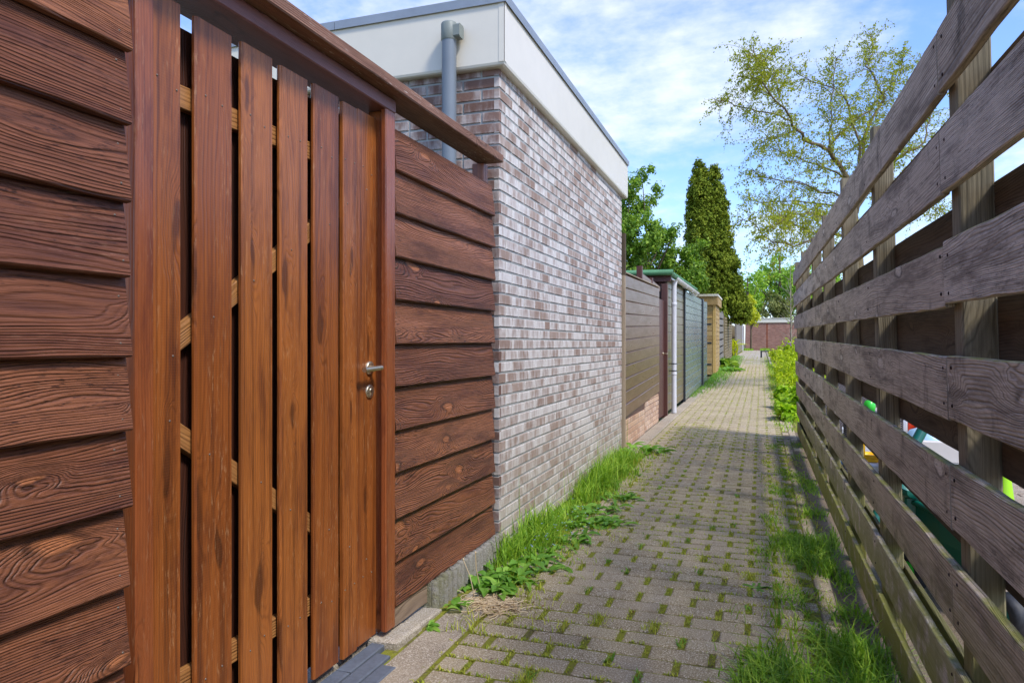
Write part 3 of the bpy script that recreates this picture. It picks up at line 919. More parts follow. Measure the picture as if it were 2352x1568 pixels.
wl = mb.build('wall', M['brick'], sh)
wl['label'] = 'long wall of mauve bricks with white bloom facing the path'
mb = MB()
mb2 = MB()
n = int(2.66 / CO) + 1
# the short wall runs from the corner to the left; build it mirrored
def side_wall():
    R = Rb
    for c in range(n):
        z = c * CO; zt = min(z + BH, 2.66)
        if zt - z < 0.01: continue
        pos = 0.0
        ln = 0.21 if c % 2 else 0.10
        while pos < 2.2:
            e = min(pos + ln, 2.2)
            A, B = SX - e, SX - pos
            rr = (R.random(), min(1, max(0, R.gauss(0.4, 0.3))))
            ch = 0.0028; pr = R.uniform(-.0012, .0012)
            uo, vo = R.randrange(60) + 0.0, R.randrange(60) + 0.0
            O = [(A, z), (B, z), (B, zt), (A, zt)]; I = [(A + ch, z + ch), (B - ch, z + ch), (B - ch, zt - ch), (A + ch, zt - ch)]
            T = [(x, SY0 - pr, q) for x, q in I]; Bq = [(x, SY0 - pr + ch, q) for x, q in O]; D = [(x, SY0 + 0.03, q) for x, q in O]
            uvI = [(uo + x - A, vo + q - z) for x, q in I]; uvO = [(uo + x - A, vo + q - z) for x, q in O]
            mb.poly(T, uvI, rr)
            for k in range(4):
                q = (k + 1) % 4
                mb.poly([Bq[k], Bq[q], T[q], T[k]], [uvO[k], uvO[q], uvI[q], uvI[k]], rr)
                mb.poly([D[k], D[q], Bq[q], Bq[k]], [uvO[k], uvO[q], uvO[q], uvO[k]], rr)
            pos = e + 0.011
            ln = 0.21 if R.random() > 0.05 else 0.10
side_wall()
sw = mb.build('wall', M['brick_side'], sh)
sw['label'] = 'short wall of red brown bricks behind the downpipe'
mb = MB()
mb.poly([(SX - 0.0045, SY0 + 0.006, 0), (SX - 0.0045, SY1, 0), (SX - 0.0045, SY1, 2.75), (SX - 0.0045, SY0 + 0.006, 2.75)])
mb.poly([(SX - 4, SY0 + 0.006, 0), (SX - 0.0045, SY0 + 0.006, 0), (SX - 0.0045, SY0 + 0.006, 2.75), (SX - 4, SY0 + 0.006, 2.75)])
mb.poly([(SX - 4, SY1, 0), (SX - 0.0045, SY1, 0), (SX - 0.0045, SY1, 2.75), (SX - 4, SY1, 2.75)][::-1])
mb.build('mortar', M['mortar'], sh)
FX, FY = SX + 0.045, SY0 - 0.045
mb = MB()
def prof_run(mb, pts, xs, ys, close=False):
    pass
# fascia: board with a rounded lower edge, front and side, mitred at the corner
zb, zt = 2.645, 2.985
pr = [(0.0, zb + 0.02), (0.0, zt), (-0.06, zt), (-0.06, zb), (-0.022, zb), (-0.012, zb + 0.002), (-0.004, zb + 0.008)]
def run(mb, prof, corner_list, rn=(.5, .5)):
    rings = []
    for (x, y, dx, dy) in corner_list:      # outward offset direction (dx, dy)
        rings.append([(x + dx * o, y + dy * o, z) for o, z in prof])
    m_ = len(prof)
    for i in range(len(rings) - 1):
        for k in range(m_):
            q = (k + 1) % m_
            mb.poly([rings[i][k], rings[i + 1][k], rings[i + 1][q], rings[i][q]], None, rn)
    mb.poly(rings[0], None, rn); mb.poly(rings[-1][::-1], None, rn)
run(mb, pr, [(-5.4, FY, 0, -1), (FX, FY, 1, -1), (FX, SY1 + 0.10, 1, 0)])
fs = mb.build('fascia', M['fascia'], sh)
mb = MB()
mb.box(FX - 0.032, FX + 0.0025, FY - 0.0025, FY - 0.0005, zb + 0.02, zt - 0.001, 0.0004)
mb.box(FX - 0.001, FX + 0.0025, FY - 0.0025, FY + 0.03, zb + 0.02, zt - 0.001, 0.0004)
mb.build('corner_strip', M['fascia'], fs)
mb = MB()
pr2 = [(0.012, zt - 0.006), (0.014, zt + 0.042), (-0.10, zt + 0.05), (-0.10, zt + 0.004), (0.002, zt + 0.002)]
run(mb, pr2, [(-5.4, FY, 0, -1), (-2.35, FY, 0, -1)])
run(mb, pr2, [(-2.347, FY, 0, -1), (FX, FY, 1, -1), (FX, SY1 + 0.11, 1, 0)])
mb.poly([(-5.4, FY + 0.09, zt + 0.03), (FX - 0.09, FY + 0.09, zt + 0.03), (FX - 0.09, SY1, zt + 0.03), (-5.4, SY1, zt + 0.03)])
mb.build('roof_trim', M['zinc'], sh)
px, py = -1.60, FY - 0.052
mb = MB(); mb.tube([(px, py, 0.0), (px, py, 2.86)], 0.040, 20); dp = mb.build('downpipe', M['pipe'], sh)
mb = MB(); mb.lathe((px, py, 2.795), [(0.0405, -0.005), (0.044, 0.0), (0.044, 0.085), (0.040, 0.093), (0.0001, 0.094)], 24)
mb.box(px - 0.0, px + 0.072, py - 0.028, py + 0.035, 2.80, 2.872, 0.008)
mb.build('pipe_cap', M['pipe_cap'], dp)
# thin metal angle at the far corner of the shed
t4 = thing('corner_post', 'narrow upright timber strip with rusty lower half at the far corner of the brick shed', 'post', (-1.345, 7.31, 0))
mb = MB(); mb.box(-1.36, -1.312, 7.275, 7.33, 1.85, 2.28, 0.002); mb.build('upper_strip', M['back_wood'], t4)
mb = MB(); mb.box(-1.36, -1.315, 7.275, 7.33, 0.0, 1.85, 0.002); mb.build('lower_strip', M['pale_wood'], t4)

# ---------------------------------------------------------------- the fences and sheds farther down on the left
def groove_boards(mb, x, y0, y1, z0a, z0b, z1a, z1b, n, t=0.02, R=random, gap=0.006, ch=0.006):
    """n horizontal boards between two sloping lines on the plane x"""
    for i in range(n):
        f0, f1 = i / n, (i + 1) / n
        a0, a1 = z0a + (z1a - z0a) * f0, z0a + (z1a - z0a) * f1
        b0, b1 = z0b + (z1b - z0b) * f0, z0b + (z1b - z0b) * f1
        mb.plank((x, y0, (a0 + a1) / 2), (x, y1, (b0 + b1) / 2), (0, 0, 1), (a1 - a0 + b1 - b0) / 2 - gap, t, ch, 1, 0, (R.random(), R.random()))
bf = thing('plank_fence', 'brown painted fence of wide horizontal boards on a salmon brick plinth', 'fence', (-1.37, 8.8, 0))
mb = MB(); groove_boards(mb, -1.368, 7.46, 10.2, 0.36, 0.47, 1.88, 1.93, 11, 0.022, gap=0.003, ch=0.013); mb.build('board_panel', M['brown_panel'], bf)
mb = MB(); mb.box(-1.395, -1.35, 7.40, 7.458, 0.34, 1.93, 0.003); mb.box(-1.41, -1.381, 7.4, 10.2, 0.3, 1.9, 0.003); mb.build_each('frame', M['dark_red'], bf)
mb = MB(); mb.plank((-1.372, 7.4, 1.90), (-1.372, 10.2, 1.945), (0, 0, 1), 0.014, 0.05); mb.build('top_strip', M['pale_wood'], bf)
mb = MB()
brick_face(mb, 'y', -1.372, 7.40, 8.98, 0.03, 0.345, 0.0, 0.4, random.Random(2)); brick_face(mb, 'y', -1.366, 9.0, 10.22, 0.05, 0.44, 0.0, 0.4, random.Random(4), first=1)
pl_ = mb.build('plinth', M['brick_low'], bf)
mb = MB(); mb.box(-1.45, -1.381, 7.40, 10.22, -0.05, 0.33, 0.001); mb.build('mortar', M['mortar_low'], pl_)
mb = MB(); mb.box(-1.47, -1.40, 8.93, 9.0, 1.0, 2.12, 0.004); mb.box(-1.47, -1.40, 9.84, 9.91, 1.0, 2.05, 0.004); mb.build_each('post', M['dark_red'], bf)
mb = MB(); mb.plank((-1.435, 9.0, 2.00), (-1.435, 9.84, 1.975), (0, 0, 1), 0.075, 0.05); mb.plank((-1.435, 9.91, 1.985), (-1.435, 10.7, 1.955), (0, 0, 1), 0.075, 0.05); mb.build_each('beam', M['brown_panel'], bf)

gd = thing('garden_door', 'narrow brown door of vertical boards between the brown fence and the white downpipe', 'door', (-1.38, 10.6, 0))
mb = MB()
for i in range(7):
    y0 = 10.23 + i * 0.105
    mb.plank((-1.40, y0 + 0.05, 0.07), (-1.40, y0 + 0.05, 1.80), (0, 1, 0), 0.099, 0.02, 0.006)
mb.build('door_leaf', M['dark_red'], gd)
mb = MB(); mb.box(-1.43, -1.34, 10.98, 11.06, 0.03, 2.06, 0.004); mb.box(-1.40, -1.36, 11.075, 11.13, 0.03, 2.06, 0.004); mb.build_each('door_frame', M['dark_red'], gd)
mb = MB(); mb.tube([(-1.388, 10.88, 1.0), (-1.33, 10.88, 1.0), (-1.325, 10.79, 1.0)], 0.009, 10); mb.lathe((-1.389, 10.88, 1.0), [(0.0001, .008), (.022, .006), (.023, 0)], 14, (1, 0, 0)); mb.build('handle', M['steel'], gd)

gs = thing('garden_shed', 'small timber shed with green corrugated roof edge and white gutter', 'shed', (-2.4, 13.4, 0))
mb = MB(); groove_boards(mb, -1.372, 11.14, 13.58, 0.10, 0.12, 2.14, 2.18, 15, 0.02, gap=0.003); mb.build('wall', M['olive_panel'], gs)
mb = MB()
for i in range(16):
    z = 0.1 + i * 0.13
    mb.plank((-3.9, 11.2, z), (-1.386, 11.2, z), (0, 0, 1), 0.126, 0.02, 0.005)
mb.build('wall', M['dark_red'], gs)
mb = MB(); mb.box(-3.9, -1.3, 11.10, 11.14, 2.10, 2.215, 0.003); mb.build('barge_board', M['dark_red'], gs)
M['roof_green'] = plain('green roof sheet', lin(92, 142, 96), 0.55, var=0.15, scale=10)
mb = MB()
nx_ = 90
Y0, Y1 = 11.02, 15.45
for i in range(nx_):
    ya, yb = Y0 + (Y1 - Y0) * i / nx_, Y0 + (Y1 - Y0) * (i + 1) / nx_
    za, zb_ = 2.225 + 0.02 * math.cos(i * math.pi / 2), 2.225 + 0.02 * math.cos((i + 1) * math.pi / 2)
    sl = (ya - Y0) / (Y1 - Y0) * 0.06; sl2 = (yb - Y0) / (Y1 - Y0) * 0.06
    mb.poly([(-1.255, ya, za + sl), (-1.255, yb, zb_ + sl2), (-4.0, yb, zb_ + sl2 + 0.03), (-4.0, ya, za + sl + 0.03)], None)
    mb.poly([(-1.255, ya, za + sl - 0.012), (-4.0, ya, za + sl + 0.018), (-4.0, yb, zb_ + sl2 + 0.018), (-1.255, yb, zb_ + sl2 - 0.012)], None)
    mb.poly([(-1.255, ya, za + sl - 0.012), (-1.255, yb, zb_ + sl2 - 0.012), (-1.255, yb, zb_ + sl2), (-1.255, ya, za + sl)], None)
rf = mb.build('roof', M['roof_green'], gs)
mb = MB(); mb.tube([(-4.0, 11.04, 2.262), (-1.262, 11.04, 2.232)], 0.045, 14); mb.build('edge_trim', M['roof_green'], rf)
def gutter(nm, x, ya, yb, z, r, par, mat):
    m_ = MB(); n_ = 9
    prof = [(x + r * math.cos(math.pi + math.pi * k / n_), z + r * math.sin(math.pi + math.pi * k / n_)) for k in range(n_ + 1)]
    prof_i = [(x + r * 0.9 * math.cos(math.pi + math.pi * k / n_), z + r * 0.9 * math.sin(math.pi + math.pi * k / n_)) for k in range(n_ + 1)]
    for k in range(n_):
        m_.poly([(prof[k][0], ya, prof[k][1]), (prof[k + 1][0], ya, prof[k + 1][1]), (prof[k + 1][0], yb, prof[k + 1][1] + 0.03), (prof[k][0], yb, prof[k][1] + 0.03)], smooth=True)
        m_.poly([(prof_i[k][0], ya, prof_i[k][1]), (prof_i[k][0], yb, prof_i[k][1] + 0.03), (prof_i[k + 1][0], yb, prof_i[k + 1][1] + 0.03), (prof_i[k + 1][0], ya, prof_i[k + 1][1])], smooth=True)
        m_.poly([(prof[k][0], ya, prof[k][1]), (prof_i[k][0], ya, prof_i[k][1]), (prof_i[k + 1][0], ya, prof_i[k + 1][1]), (prof[k + 1][0], ya, prof[k + 1][1])])
    for yy in (ya + 0.5, ya + 1.6, ya + 2.7, ya + 3.6):
        m_.tube([(x + r * 1.04 * math.cos(math.pi + math.pi * k / n_), yy, z + 0.003 + r * 1.04 * math.sin(math.pi + math.pi * k / n_)) for k in range(n_ + 1)], 0.006, 6)
    return m_.build(nm, mat, par)
gutter('gutter', -1.262, 11.25, 15.35, 2.175, 0.052, gs, M['white_pipe'])
mb = MB(); mb.tube([(-1.285, 11.38, 0.07), (-1.285, 11.38, 2.05), (-1.275, 11.38, 2.13)], [0.039, 0.039, 0.045], 18)
mb.lathe((-1.285, 11.38, 1.74), [(0.040, 0), (0.044, 0.004), (0.044, 0.05), (0.040, 0.054)], 18)
mb.lathe((-1.285, 11.38, 0.66), [(0.040, 0), (0.044, 0.004), (0.044, 0.03), (0.040, 0.034)], 18)
dpp = mb.build('downpipe', M['white_pipe'], gs)
mb = MB()
for z in (0.72, 0.83):
    mb = MB(); mb.lathe((-1.285, 11.38, z), [(0.041, 0), (0.0425, 0.001), (0.0425, 0.014), (0.041, 0.015)], 14); mb.box(-1.37, -1.32, 11.37, 11.39, z, z + 0.014, .001); mb.build('bracket', M['black'], dpp)

gp = thing('plank_fence', 'grey green painted fence of horizontal boards past the small timber shed', 'fence', (-1.36, 15.8, 0))
mb = MB(); groove_boards(mb, -1.348, 13.62, 17.55, 0.09, 0.16, 2.14, 2.20, 15, 0.024, gap=0.003, ch=0.014); mb.build('board_panel', M['green_panel'], gp)
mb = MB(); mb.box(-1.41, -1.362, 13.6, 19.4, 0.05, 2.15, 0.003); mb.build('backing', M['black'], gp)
mb = MB(); mb.box(-1.37, -1.325, 13.58, 13.615, 0.05, 2.17, 0.003); mb.box(-1.37, -1.31, 17.6, 17.95, 0.12, 2.22, 0.004); mb.build_each('post', M['black'], gp)
mb = MB(); groove_boards(mb, -1.345, 18.0, 19.35, 0.17, 0.20, 2.18, 2.24, 14, 0.024, gap=0.003, ch=0.014); mb.build('gate_panel', M['green_panel'], gp)
mb = MB(); mb.tube([(-1.31, 17.9, 1.08), (-1.26, 17.9, 1.08), (-1.255, 17.75, 1.08)], 0.012, 8); mb.build('handle', M['steel'], gp)

ys = thing('garden_shed', 'tall narrow shed of yellow brown boards with white roof edge', 'shed', (-1.9, 23.5, 0.2))
mb = MB()
for i in range(17):
    z = 0.27 + i * 0.132
    mb.plank((-3.2, 22.52, z), (-1.62, 22.52, z), (0, 0, 1), 0.127, 0.02, 0.004)
    mb.plank((-1.605, 22.52, z), (-1.40, 22.52, z), (0, 0, 1), 0.127, 0.02, 0.004)
    mb.plank((-1.31, 22.62, z), (-1.31, 24.6, z), (0, 0, 1), 0.124, 0.02, 0.004)
mb.build('wall', M['yellow_wood'], ys)
mb = MB(); mb.box(-1.39, -1.30, 22.50, 22.60, 0.2, 2.52, 0.004); mb.box(-3.2, -1.40, 22.49, 22.508, 1.93, 1.975, 0.003); mb.build('corner_post', M['yellow_post'], ys)
mb = MB(); mb.box(-3.25, -1.25, 22.40, 22.47, 2.32, 2.58, 0.003); mb.box(-1.27, -1.24, 22.475, 24.7, 2.32, 2.58, 0.003); mb.build('fascia', M['yellow_wood'], ys)
mb = MB(); mb.box(-3.28, -1.22, 22.36, 24.75, 2.585, 2.65, 0.004); mb.build('roof', M['fascia'], ys)
mb = MB(); mb.tube([(-1.98, 22.33, 0.3), (-1.98, 22.33, 2.66)], 0.04, 12); mb.lathe((-1.98, 22.33, 2.60), [(.041, 0), (.055, .02), (.055, .07), (.001, .075)], 12); mb.build('downpipe', M['zinc'], ys)
mb = MB(); mb.box(-3.1, -1.32, 22.56, 24.6, 0.2, 2.5, 0.002); mb.build('inner_wall', M['back_wood'], ys)
mb = MB()
for z in (0.5, 1.15, 1.72):
    mb.box(-1.75, -1.42, 22.497, 22.508, z, z + 0.045, 0.002)
mb.build_each('hinge', M['black'], ys)

def slat_fence(label, x, y0, y1, h, mat, vertical=False, xo=0.0, gap=0.02, n=12, name='slat_fence', caps=True):
    o = thing(name, label, 'fence', (x, (y0 + y1) / 2, gz(y0)), 'weathered fences along the far part of the path')
    mb = MB()
    if vertical:
        y = y0
        while y < y1:
            mb.plank((x, y + 0.06, gz(y) + 0.03), (x, y + 0.06, gz(y) + h + random.uniform(-.03, .03)), (0, 1, 0), 0.125, 0.02, 0.003); y += 0.135
    else:
        for i in range(n):
            z = h * (i + 0.5) / n
            mb.plank((x, y0, gz(y0) + z), (x, y1, gz(y1) + z), (0, 0, 1), h / n - gap, 0.02, 0.003, 1)
    mb.build('slats', mat, o)
    mb = MB()
    k = max(2, int((y1 - y0) / 1.9) + 1)
    for i in range(k):
        y = y0 + (y1 - y0) * i / (k - 1)
        mb.box(x - 0.09, x - 0.011, y - 0.035, y + 0.035, gz(y), gz(y) + h + (0.06 if caps else 0), 0.004)
    mb.build_each('post', mat, o)
    mb = MB()
    if not vertical:
        for i in range(n):
            z = h * (i + 1.0) / n
            if z < h - 0.05:
                mb.plank((x - 0.10, y0, gz(y0) + z), (x - 0.10, y1, gz(y1) + z), (0, 0, 1), h / n - gap, 0.02, 0.003, 1)
        mb.build('back_slats', mat, o)
    return o
slat_fence('silver grey lattice fence just past the yellow brown shed', -1.36, 25.2, 28.4, 1.98, M['silver_wood'], n=8, gap=0.06)
slat_fence('tan fence of fine horizontal slats behind the dark green weeds', -1.34, 28.9, 36.2, 1.85, M['tan_wood'], n=16, gap=0.02)
slat_fence('grey fence of upright boards set back behind the spiky yellow plant', -2.0, 36.6, 62, 1.9, M['tan_wood'], True)
slat_fence('silver grey fence of upright boards nearest the far brick garage', -1.34, 43.0, 62.5, 1.95, M['silver_wood'], True)
wp = thing('downpipe', 'thin white pipe standing at the end of the grey upright-board fence', 'pipe', (-1.27, 55, gz(55)))
mb = MB(); mb.tube([(-1.27, 55, gz(55)), (-1.27, 55, gz(55) + 2.15)], 0.04, 10); mb.build('pipe', M['white_pipe'], wp)
mb = MB(); mb.lathe((-1.27, 55, gz(55) + 2.15), [(.041, 0), (.10, .05), (.10, .14), (.001, .16)], 10); mb.build('pipe_head', M['white_pipe'], wp)

# far garage that closes the view
fg = thing('brick_garage', 'low red brown brick garage with white roof edge closing the end of the path', 'garage', (4, 65, gz(64)))
def far_brick():
    t = NT('far red brown brick')
    u, v = t.uv()
    b = t.n('ShaderNodeTexBrick'); b.offset = 0.5
    b.inputs['Scale'].default_value = 1.0; b.inputs['Brick Width'].default_value = 0.221; b.inputs['Row Height'].default_value = 0.0625
    b.inputs['Mortar Size'].default_value = 0.006; b.inputs['Mortar Smooth'].default_value = 0.2; b.inputs['Bias'].default_value = 0.0
    b.inputs['Color1'].default_value = lin(140, 92, 78); b.inputs['Color2'].default_value = lin(174, 124, 104); b.inputs['Mortar'].default_value = lin(150, 136, 126)
    t.link(t.xyz(u, v), b.inputs['Vector'])
    n = t.noise(t.pos(), 0.8, 4, 0.6)
    n2 = t.noise(t.xyz(t.math('MULTIPLY', u, 2.5), t.math('MULTIPLY', v, 30.0)), 1.0, 3, 0.6)
    col = t.mix(t.math('MULTIPLY', t.sstep(n2, 0.5, 0.7), 0.4), b.outputs['Color'], lin(190, 160, 146))
    col = t.mix(t.math('MULTIPLY', t.sstep(n, 0.4, 0.7), 0.35), col, lin(120, 86, 74))
    return t.finish(col, 0.9, None, 0, 0.2)
FB = far_brick()
gy, gb = 64.2, gz(64.2)
mb = MB()
mb.poly([(-1.27, gy, gb - .1), (9, gy, gb - .1), (9, gy, gb + 2.30), (-1.27, gy, gb + 2.30)], [(-1.27, 0), (9, 0), (9, 2.4), (-1.27, 2.4)])
mb.poly([(-1.27, gy + 6, gb - .1), (-1.27, gy, gb - .1), (-1.27, gy, gb + 2.3), (-1.27, gy + 6, gb + 2.3)], [(0, 0), (6, 0), (6, 2.4), (0, 2.4)])
mb.poly([(9, gy, gb - .1), (9, gy + 6, gb - .1), (9, gy + 6, gb + 2.3), (9, gy, gb + 2.3)], [(0, 0), (6, 0), (6, 2.4), (0, 2.4)])
mb.build('wall', FB, fg)
mb = MB(); mb.box(-1.37, 9.1, gy - 0.08, gy + 6, gb + 2.30, gb + 2.62, 0.01); mb.build('fascia', M['fascia'], fg)
mb = MB(); mb.box(-1.40, 9.13, gy - 0.12, gy + 6.03, gb + 2.622, gb + 2.68, 0.01); mb.build('roof_trim', M['toy_white'] if 'toy_white' in M else M['fascia'], fg)
mb = MB()
for xx in (0.42, 2.3):
    mb.box(xx, xx + 0.12, gy - 0.006, gy - 0.001, gb + 0.1, gb + 2.25, 0.001)
mb.build_each('rust_streak', plain('rusty stain strip', lin(136, 76, 52), 0.9, var=0.3, scale=3), fg)

# low black hoop rail on the right
br = thing('hoop_rail', 'low black metal rail at the edge of the paving beside the yellow green shrubs', 'rail', (0.0, 37, gz(37)))
mb = MB(); mb.box(-0.03, 0.05, 36.96, 37.04, gz(37), gz(37) + 0.34, 0.006); mb.box(1.5, 1.58, 36.96, 37.04, gz(37), gz(37) + 0.34, 0.006); mb.build_each('post', M['black'], br)
mb = MB(); mb.tube([(-0.02, 37, gz(37) + 0.31), (1.56, 37, gz(37) + 0.31)], 0.028, 8); mb.build('rail', M['black'], br)
mb = MB()
y = 29.2
while y < 58:
    mb.box(0.31, 0.39, y, y + 0.98, gz(y) - 0.1, gz(y) + 0.05, 0.006); y += 1.0
o = mb.build('kerb', M['slab']); o['kind'] = 'structure'

# ---------------------------------------------------------------- the grey fence on the right
rf_ = thing('board_fence', 'tall weathered grey board fence with gaps along the right side of the path', 'fence', (0.455, 0, 0))
XR = 0.455
TOPS = [1.89, 1.652, 1.386, 1.126, 0.866, 0.625, 0.386, 0.155]
Rf = random.Random(17)
mb = MB()
zoff = -0.023
for i, tp in enumerate(TOPS):
    w = 0.150 + Rf.uniform(-.003, .003)
    if i == 7:
        w = 0.145
    zc_ = tp - w / 2 + zoff
    cuts = [-1.6, 1.945 + Rf.uniform(-.004, .004), 5.33 + Rf.uniform(-.01, .01), 9.0 + Rf.uniform(-.03, .03)]
    for a, b in zip(cuts[:-1], cuts[1:]):
        dz0, dz1 = Rf.uniform(-.006, .006), Rf.uniform(-.006, .006)
        dx = Rf.uniform(-.001, .001)
        mb.plank((XR + 0.010 + dx, a + 0.002, zc_ + dz0), (XR + 0.010 + dx, b - 0.002, zc_ + dz1), (0, 0, 1), w, 0.020, 0.0025, int((b - a) / 0.12), 0.0018, (Rf.random(), Rf.random()))
fbd = mb.build('front_boards', M['grey_wood'], rf_)
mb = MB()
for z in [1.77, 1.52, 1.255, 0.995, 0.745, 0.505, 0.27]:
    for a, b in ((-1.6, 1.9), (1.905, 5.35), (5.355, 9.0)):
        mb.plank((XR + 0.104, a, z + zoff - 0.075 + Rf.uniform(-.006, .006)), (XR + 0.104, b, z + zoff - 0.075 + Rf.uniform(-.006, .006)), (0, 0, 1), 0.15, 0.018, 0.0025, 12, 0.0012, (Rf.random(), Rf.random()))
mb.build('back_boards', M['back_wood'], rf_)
PY = [-0.4, 0.75, 1.93, 3.15, 4.2, 5.35, 6.4, 7.6, 8.9]
for i, y in enumerate(PY):
    hh = [2.2, 2.2, 2.3, 1.985, 2.0, 1.985, 1.97, 1.985, 2.01][i] + zoff
    mb = MB()
    s = Rf.uniform(-.008, .008)
    mb.plank((XR + 0.0575, y, -0.06), (XR + 0.0575 + s, y + s, hh), (0, 1, 0), 0.068, 0.072, 0.004, 10, 0.0012, (Rf.random(), Rf.random()))
    mb.build('post', M['grey_post'], rf_)
nails = []
for i, tp in enumerate(TOPS):
    for y in PY:
        for q in (0.03, 0.118):
            if abs(y - 1.93) < .01:
                nails.append((XR - 0.0004, y - 0.028, tp - q + zoff)); nails.append((XR - 0.0004, y + 0.045, tp - q + zoff + Rf.uniform(-.004, .004)))
            else:
                nails.append((XR - 0.0004, y + Rf.uniform(-.015, .015), tp - q + zoff + Rf.uniform(-.006, .006)))
screws(fbd, nails, 0.0045, 'rust', (-1, 0, 0))
rc = Vector((XR + 0.03, 1.42, 1.75))
mb = MB(); mb.tube([(rc.x, rc.y + 0.013 * math.cos(a), rc.z + 0.013 * math.sin(a)) for a in [k * 2 * math.pi / 16 for k in range(17)]], 0.0014, 6, caps=False); mb.build('ring', M['zinc'], rf_)
rf_.rotation_euler = (0.0115, -0.028, 0.0055)

# ---------------------------------------------------------------- toys and furniture on the patio behind the fence
PT = lambda c, n, r=0.3: plain(n, c, r, var=0.05, scale=6)
M['toy_green'] = PT(lin(18, 98, 80), 'dark green plastic'); M['toy_dark'] = PT(lin(16, 92, 78), 'deep green plastic')
M['toy_lime'] = PT(lin(160, 220, 20), 'lime plastic'); M['toy_leaf'] = PT(lin(60, 200, 60), 'leaf green plastic')
M['toy_yellow'] = PT(lin(255, 196, 20), 'yellow plastic'); M['toy_red'] = PT(lin(226, 66, 24), 'red orange plastic')
M['toy_white'] = PT(lin(222, 224, 226), 'white plastic'); M['toy_grey'] = PT(lin(214, 206, 196), 'warm grey plastic')
M['toy_blue'] = PT(lin(120, 165, 205), 'blue plastic'); M['toy_sky'] = PT(lin(170, 205, 225), 'pale blue plastic')
M['tyre'] = plain('dusty black rubber', lin(40, 40, 42), 0.6, var=0.5, scale=60, bump=0.001)
def basis(p, d, up=(0, 0, 1)):
    d = Vector(d).normalized(); s = d.cross(Vector(up)).normalized(); return p, d, s
def shell(mb, c, d, s, prof, th=0.012, rn=(.5, .5)):
    """smooth hull: prof is a list of stations (along, halfwidth, z_bottom, z_top); open at the top"""
    n = 14
    rings, inner = [], []
    for (a, hw, z0, z1) in prof:
        r, q = [], []
        for k in range(n + 1):
            t = -math.pi / 2 + math.pi * k / n
            x = math.sin(t) * hw; z = z1 + (z0 - z1) * (math.cos(t) ** 0.6 if math.cos(t) > 0 else 0)
            r.append(c + d * a + s * x + Vector((0, 0, z)))
            q.append(c + d * (a * 0.96) + s * (x * 0.93) + Vector((0, 0, min(z + th, z1))))
        rings.append(r); inner.append(q)
    for i in range(len(rings) - 1):
        for k in range(n):
            mb.poly([rings[i][k], rings[i + 1][k], rings[i + 1][k + 1], rings[i][k + 1]], None, rn, True)
            mb.poly([inner[i][k], inner[i][k + 1], inner[i + 1][k + 1], inner[i + 1][k]], None, rn, True)
        for e in (0, n):
            mb.poly([rings[i][e], inner[i][e], inner[i + 1][e], rings[i + 1][e]], None, rn)
    for R_, I_ in ((rings[0], inner[0]), (rings[-1], inner[-1])):
        mb.poly(R_, None, rn); mb.poly(I_, None, rn)
def wheel(par, c, r, w, ax, hubmat, n=22):
    o = thing('tmp', '', '') if False else None
    mb = MB(); mb.lathe(c, [(r * 0.55, -w / 2), (r * 0.92, -w / 2), (r, -w * 0.25), (r, w * 0.25), (r * 0.92, w / 2), (r * 0.55, w / 2)], n, ax)
    t_ = mb.build('wheel', M['tyre'], par)
    mb = MB(); mb.lathe(c, [(0.0001, -w * 0.55), (r * 0.5, -w * 0.5), (r * 0.56, -w * 0.4), (r * 0.56, w * 0.4), (r * 0.5, w * 0.5), (0.0001, w * 0.55)], n, ax)
    mb.build('hub', hubmat, t_)
    return t_
pa = P(2098, 1316, 3.35); pb = P(2320, 1405, 2.80)
pa.z = 0.085 + gz(3); pb.z = 0.085
dd = (pb - pa); dd.z = 0; L_ = dd.length; dd.normalize(); ss = dd.cross(Vector((0, 0, 1)))
mid = (pa + pb) / 2; mid.z = 0
rt = thing('ride_on_toy', 'dark green plastic ride-on toy with black wheels behind the grey fence', 'toy', tuple(mid))
mb = MB()
c0 = Vector((pa.x, pa.y, 0)) + ss * -0.10 if (ss.x < 0) else Vector((pa.x, pa.y, 0)) + ss * 0.10
side = Vector((1, 0, 0)) if abs(ss.x) > 0.3 else ss
sgn = 1 if ss.x > 0 else -1
c0 = Vector((pa.x, pa.y, 0)) + ss * (0.13 * sgn)
shell(mb, c0, dd, ss, [(-0.10, 0.06, 0.24, 0.34), (-0.06, 0.12, 0.16, 0.39), (0.05, 0.15, 0.12, 0.41), (0.20, 0.16, 0.11, 0.40), (0.34, 0.15, 0.12, 0.37), (0.44, 0.11, 0.16, 0.34), (0.50, 0.05, 0.22, 0.31)])
mb.build('body', M['toy_dark'], rt)
mb = MB()
rim_ = [(-0.11, 0.05, 0.345), (-0.06, 0.125, 0.395), (0.05, 0.155, 0.415), (0.20, 0.165, 0.405), (0.34, 0.155, 0.375), (0.45, 0.11, 0.345), (0.51, 0.045, 0.315)]
mb.tube([c0 + dd * a - ss * (w * sgn) + Vector((0, 0, z)) for a, w, z in rim_], 0.013, 8)
mb.tube([c0 + dd * a + ss * (w * sgn) + Vector((0, 0, z)) for a, w, z in rim_], 0.013, 8)
mb.build('rim', M['toy_green'], rt)
mb = MB()
sc = P(2086, 1128, 3.35)
shell(mb, Vector((sc.x, sc.y, 0)) + ss * (0.04 * sgn), dd, ss, [(-0.08, 0.02, 0.46, 0.475), (-0.06, 0.09, 0.43, 0.50), (0.0, 0.11, 0.42, 0.49), (0.06, 0.09, 0.43, 0.475), (0.08, 0.02, 0.45, 0.465)])
mb.box(sc.x - 0.02, sc.x + 0.06, sc.y - 0.03, sc.y + 0.03, 0.30, 0.43, 0.01)
mb.build('seat', M['toy_green'], rt)
wheel(rt, pa, 0.085, 0.06, tuple(ss), M['toy_leaf'])
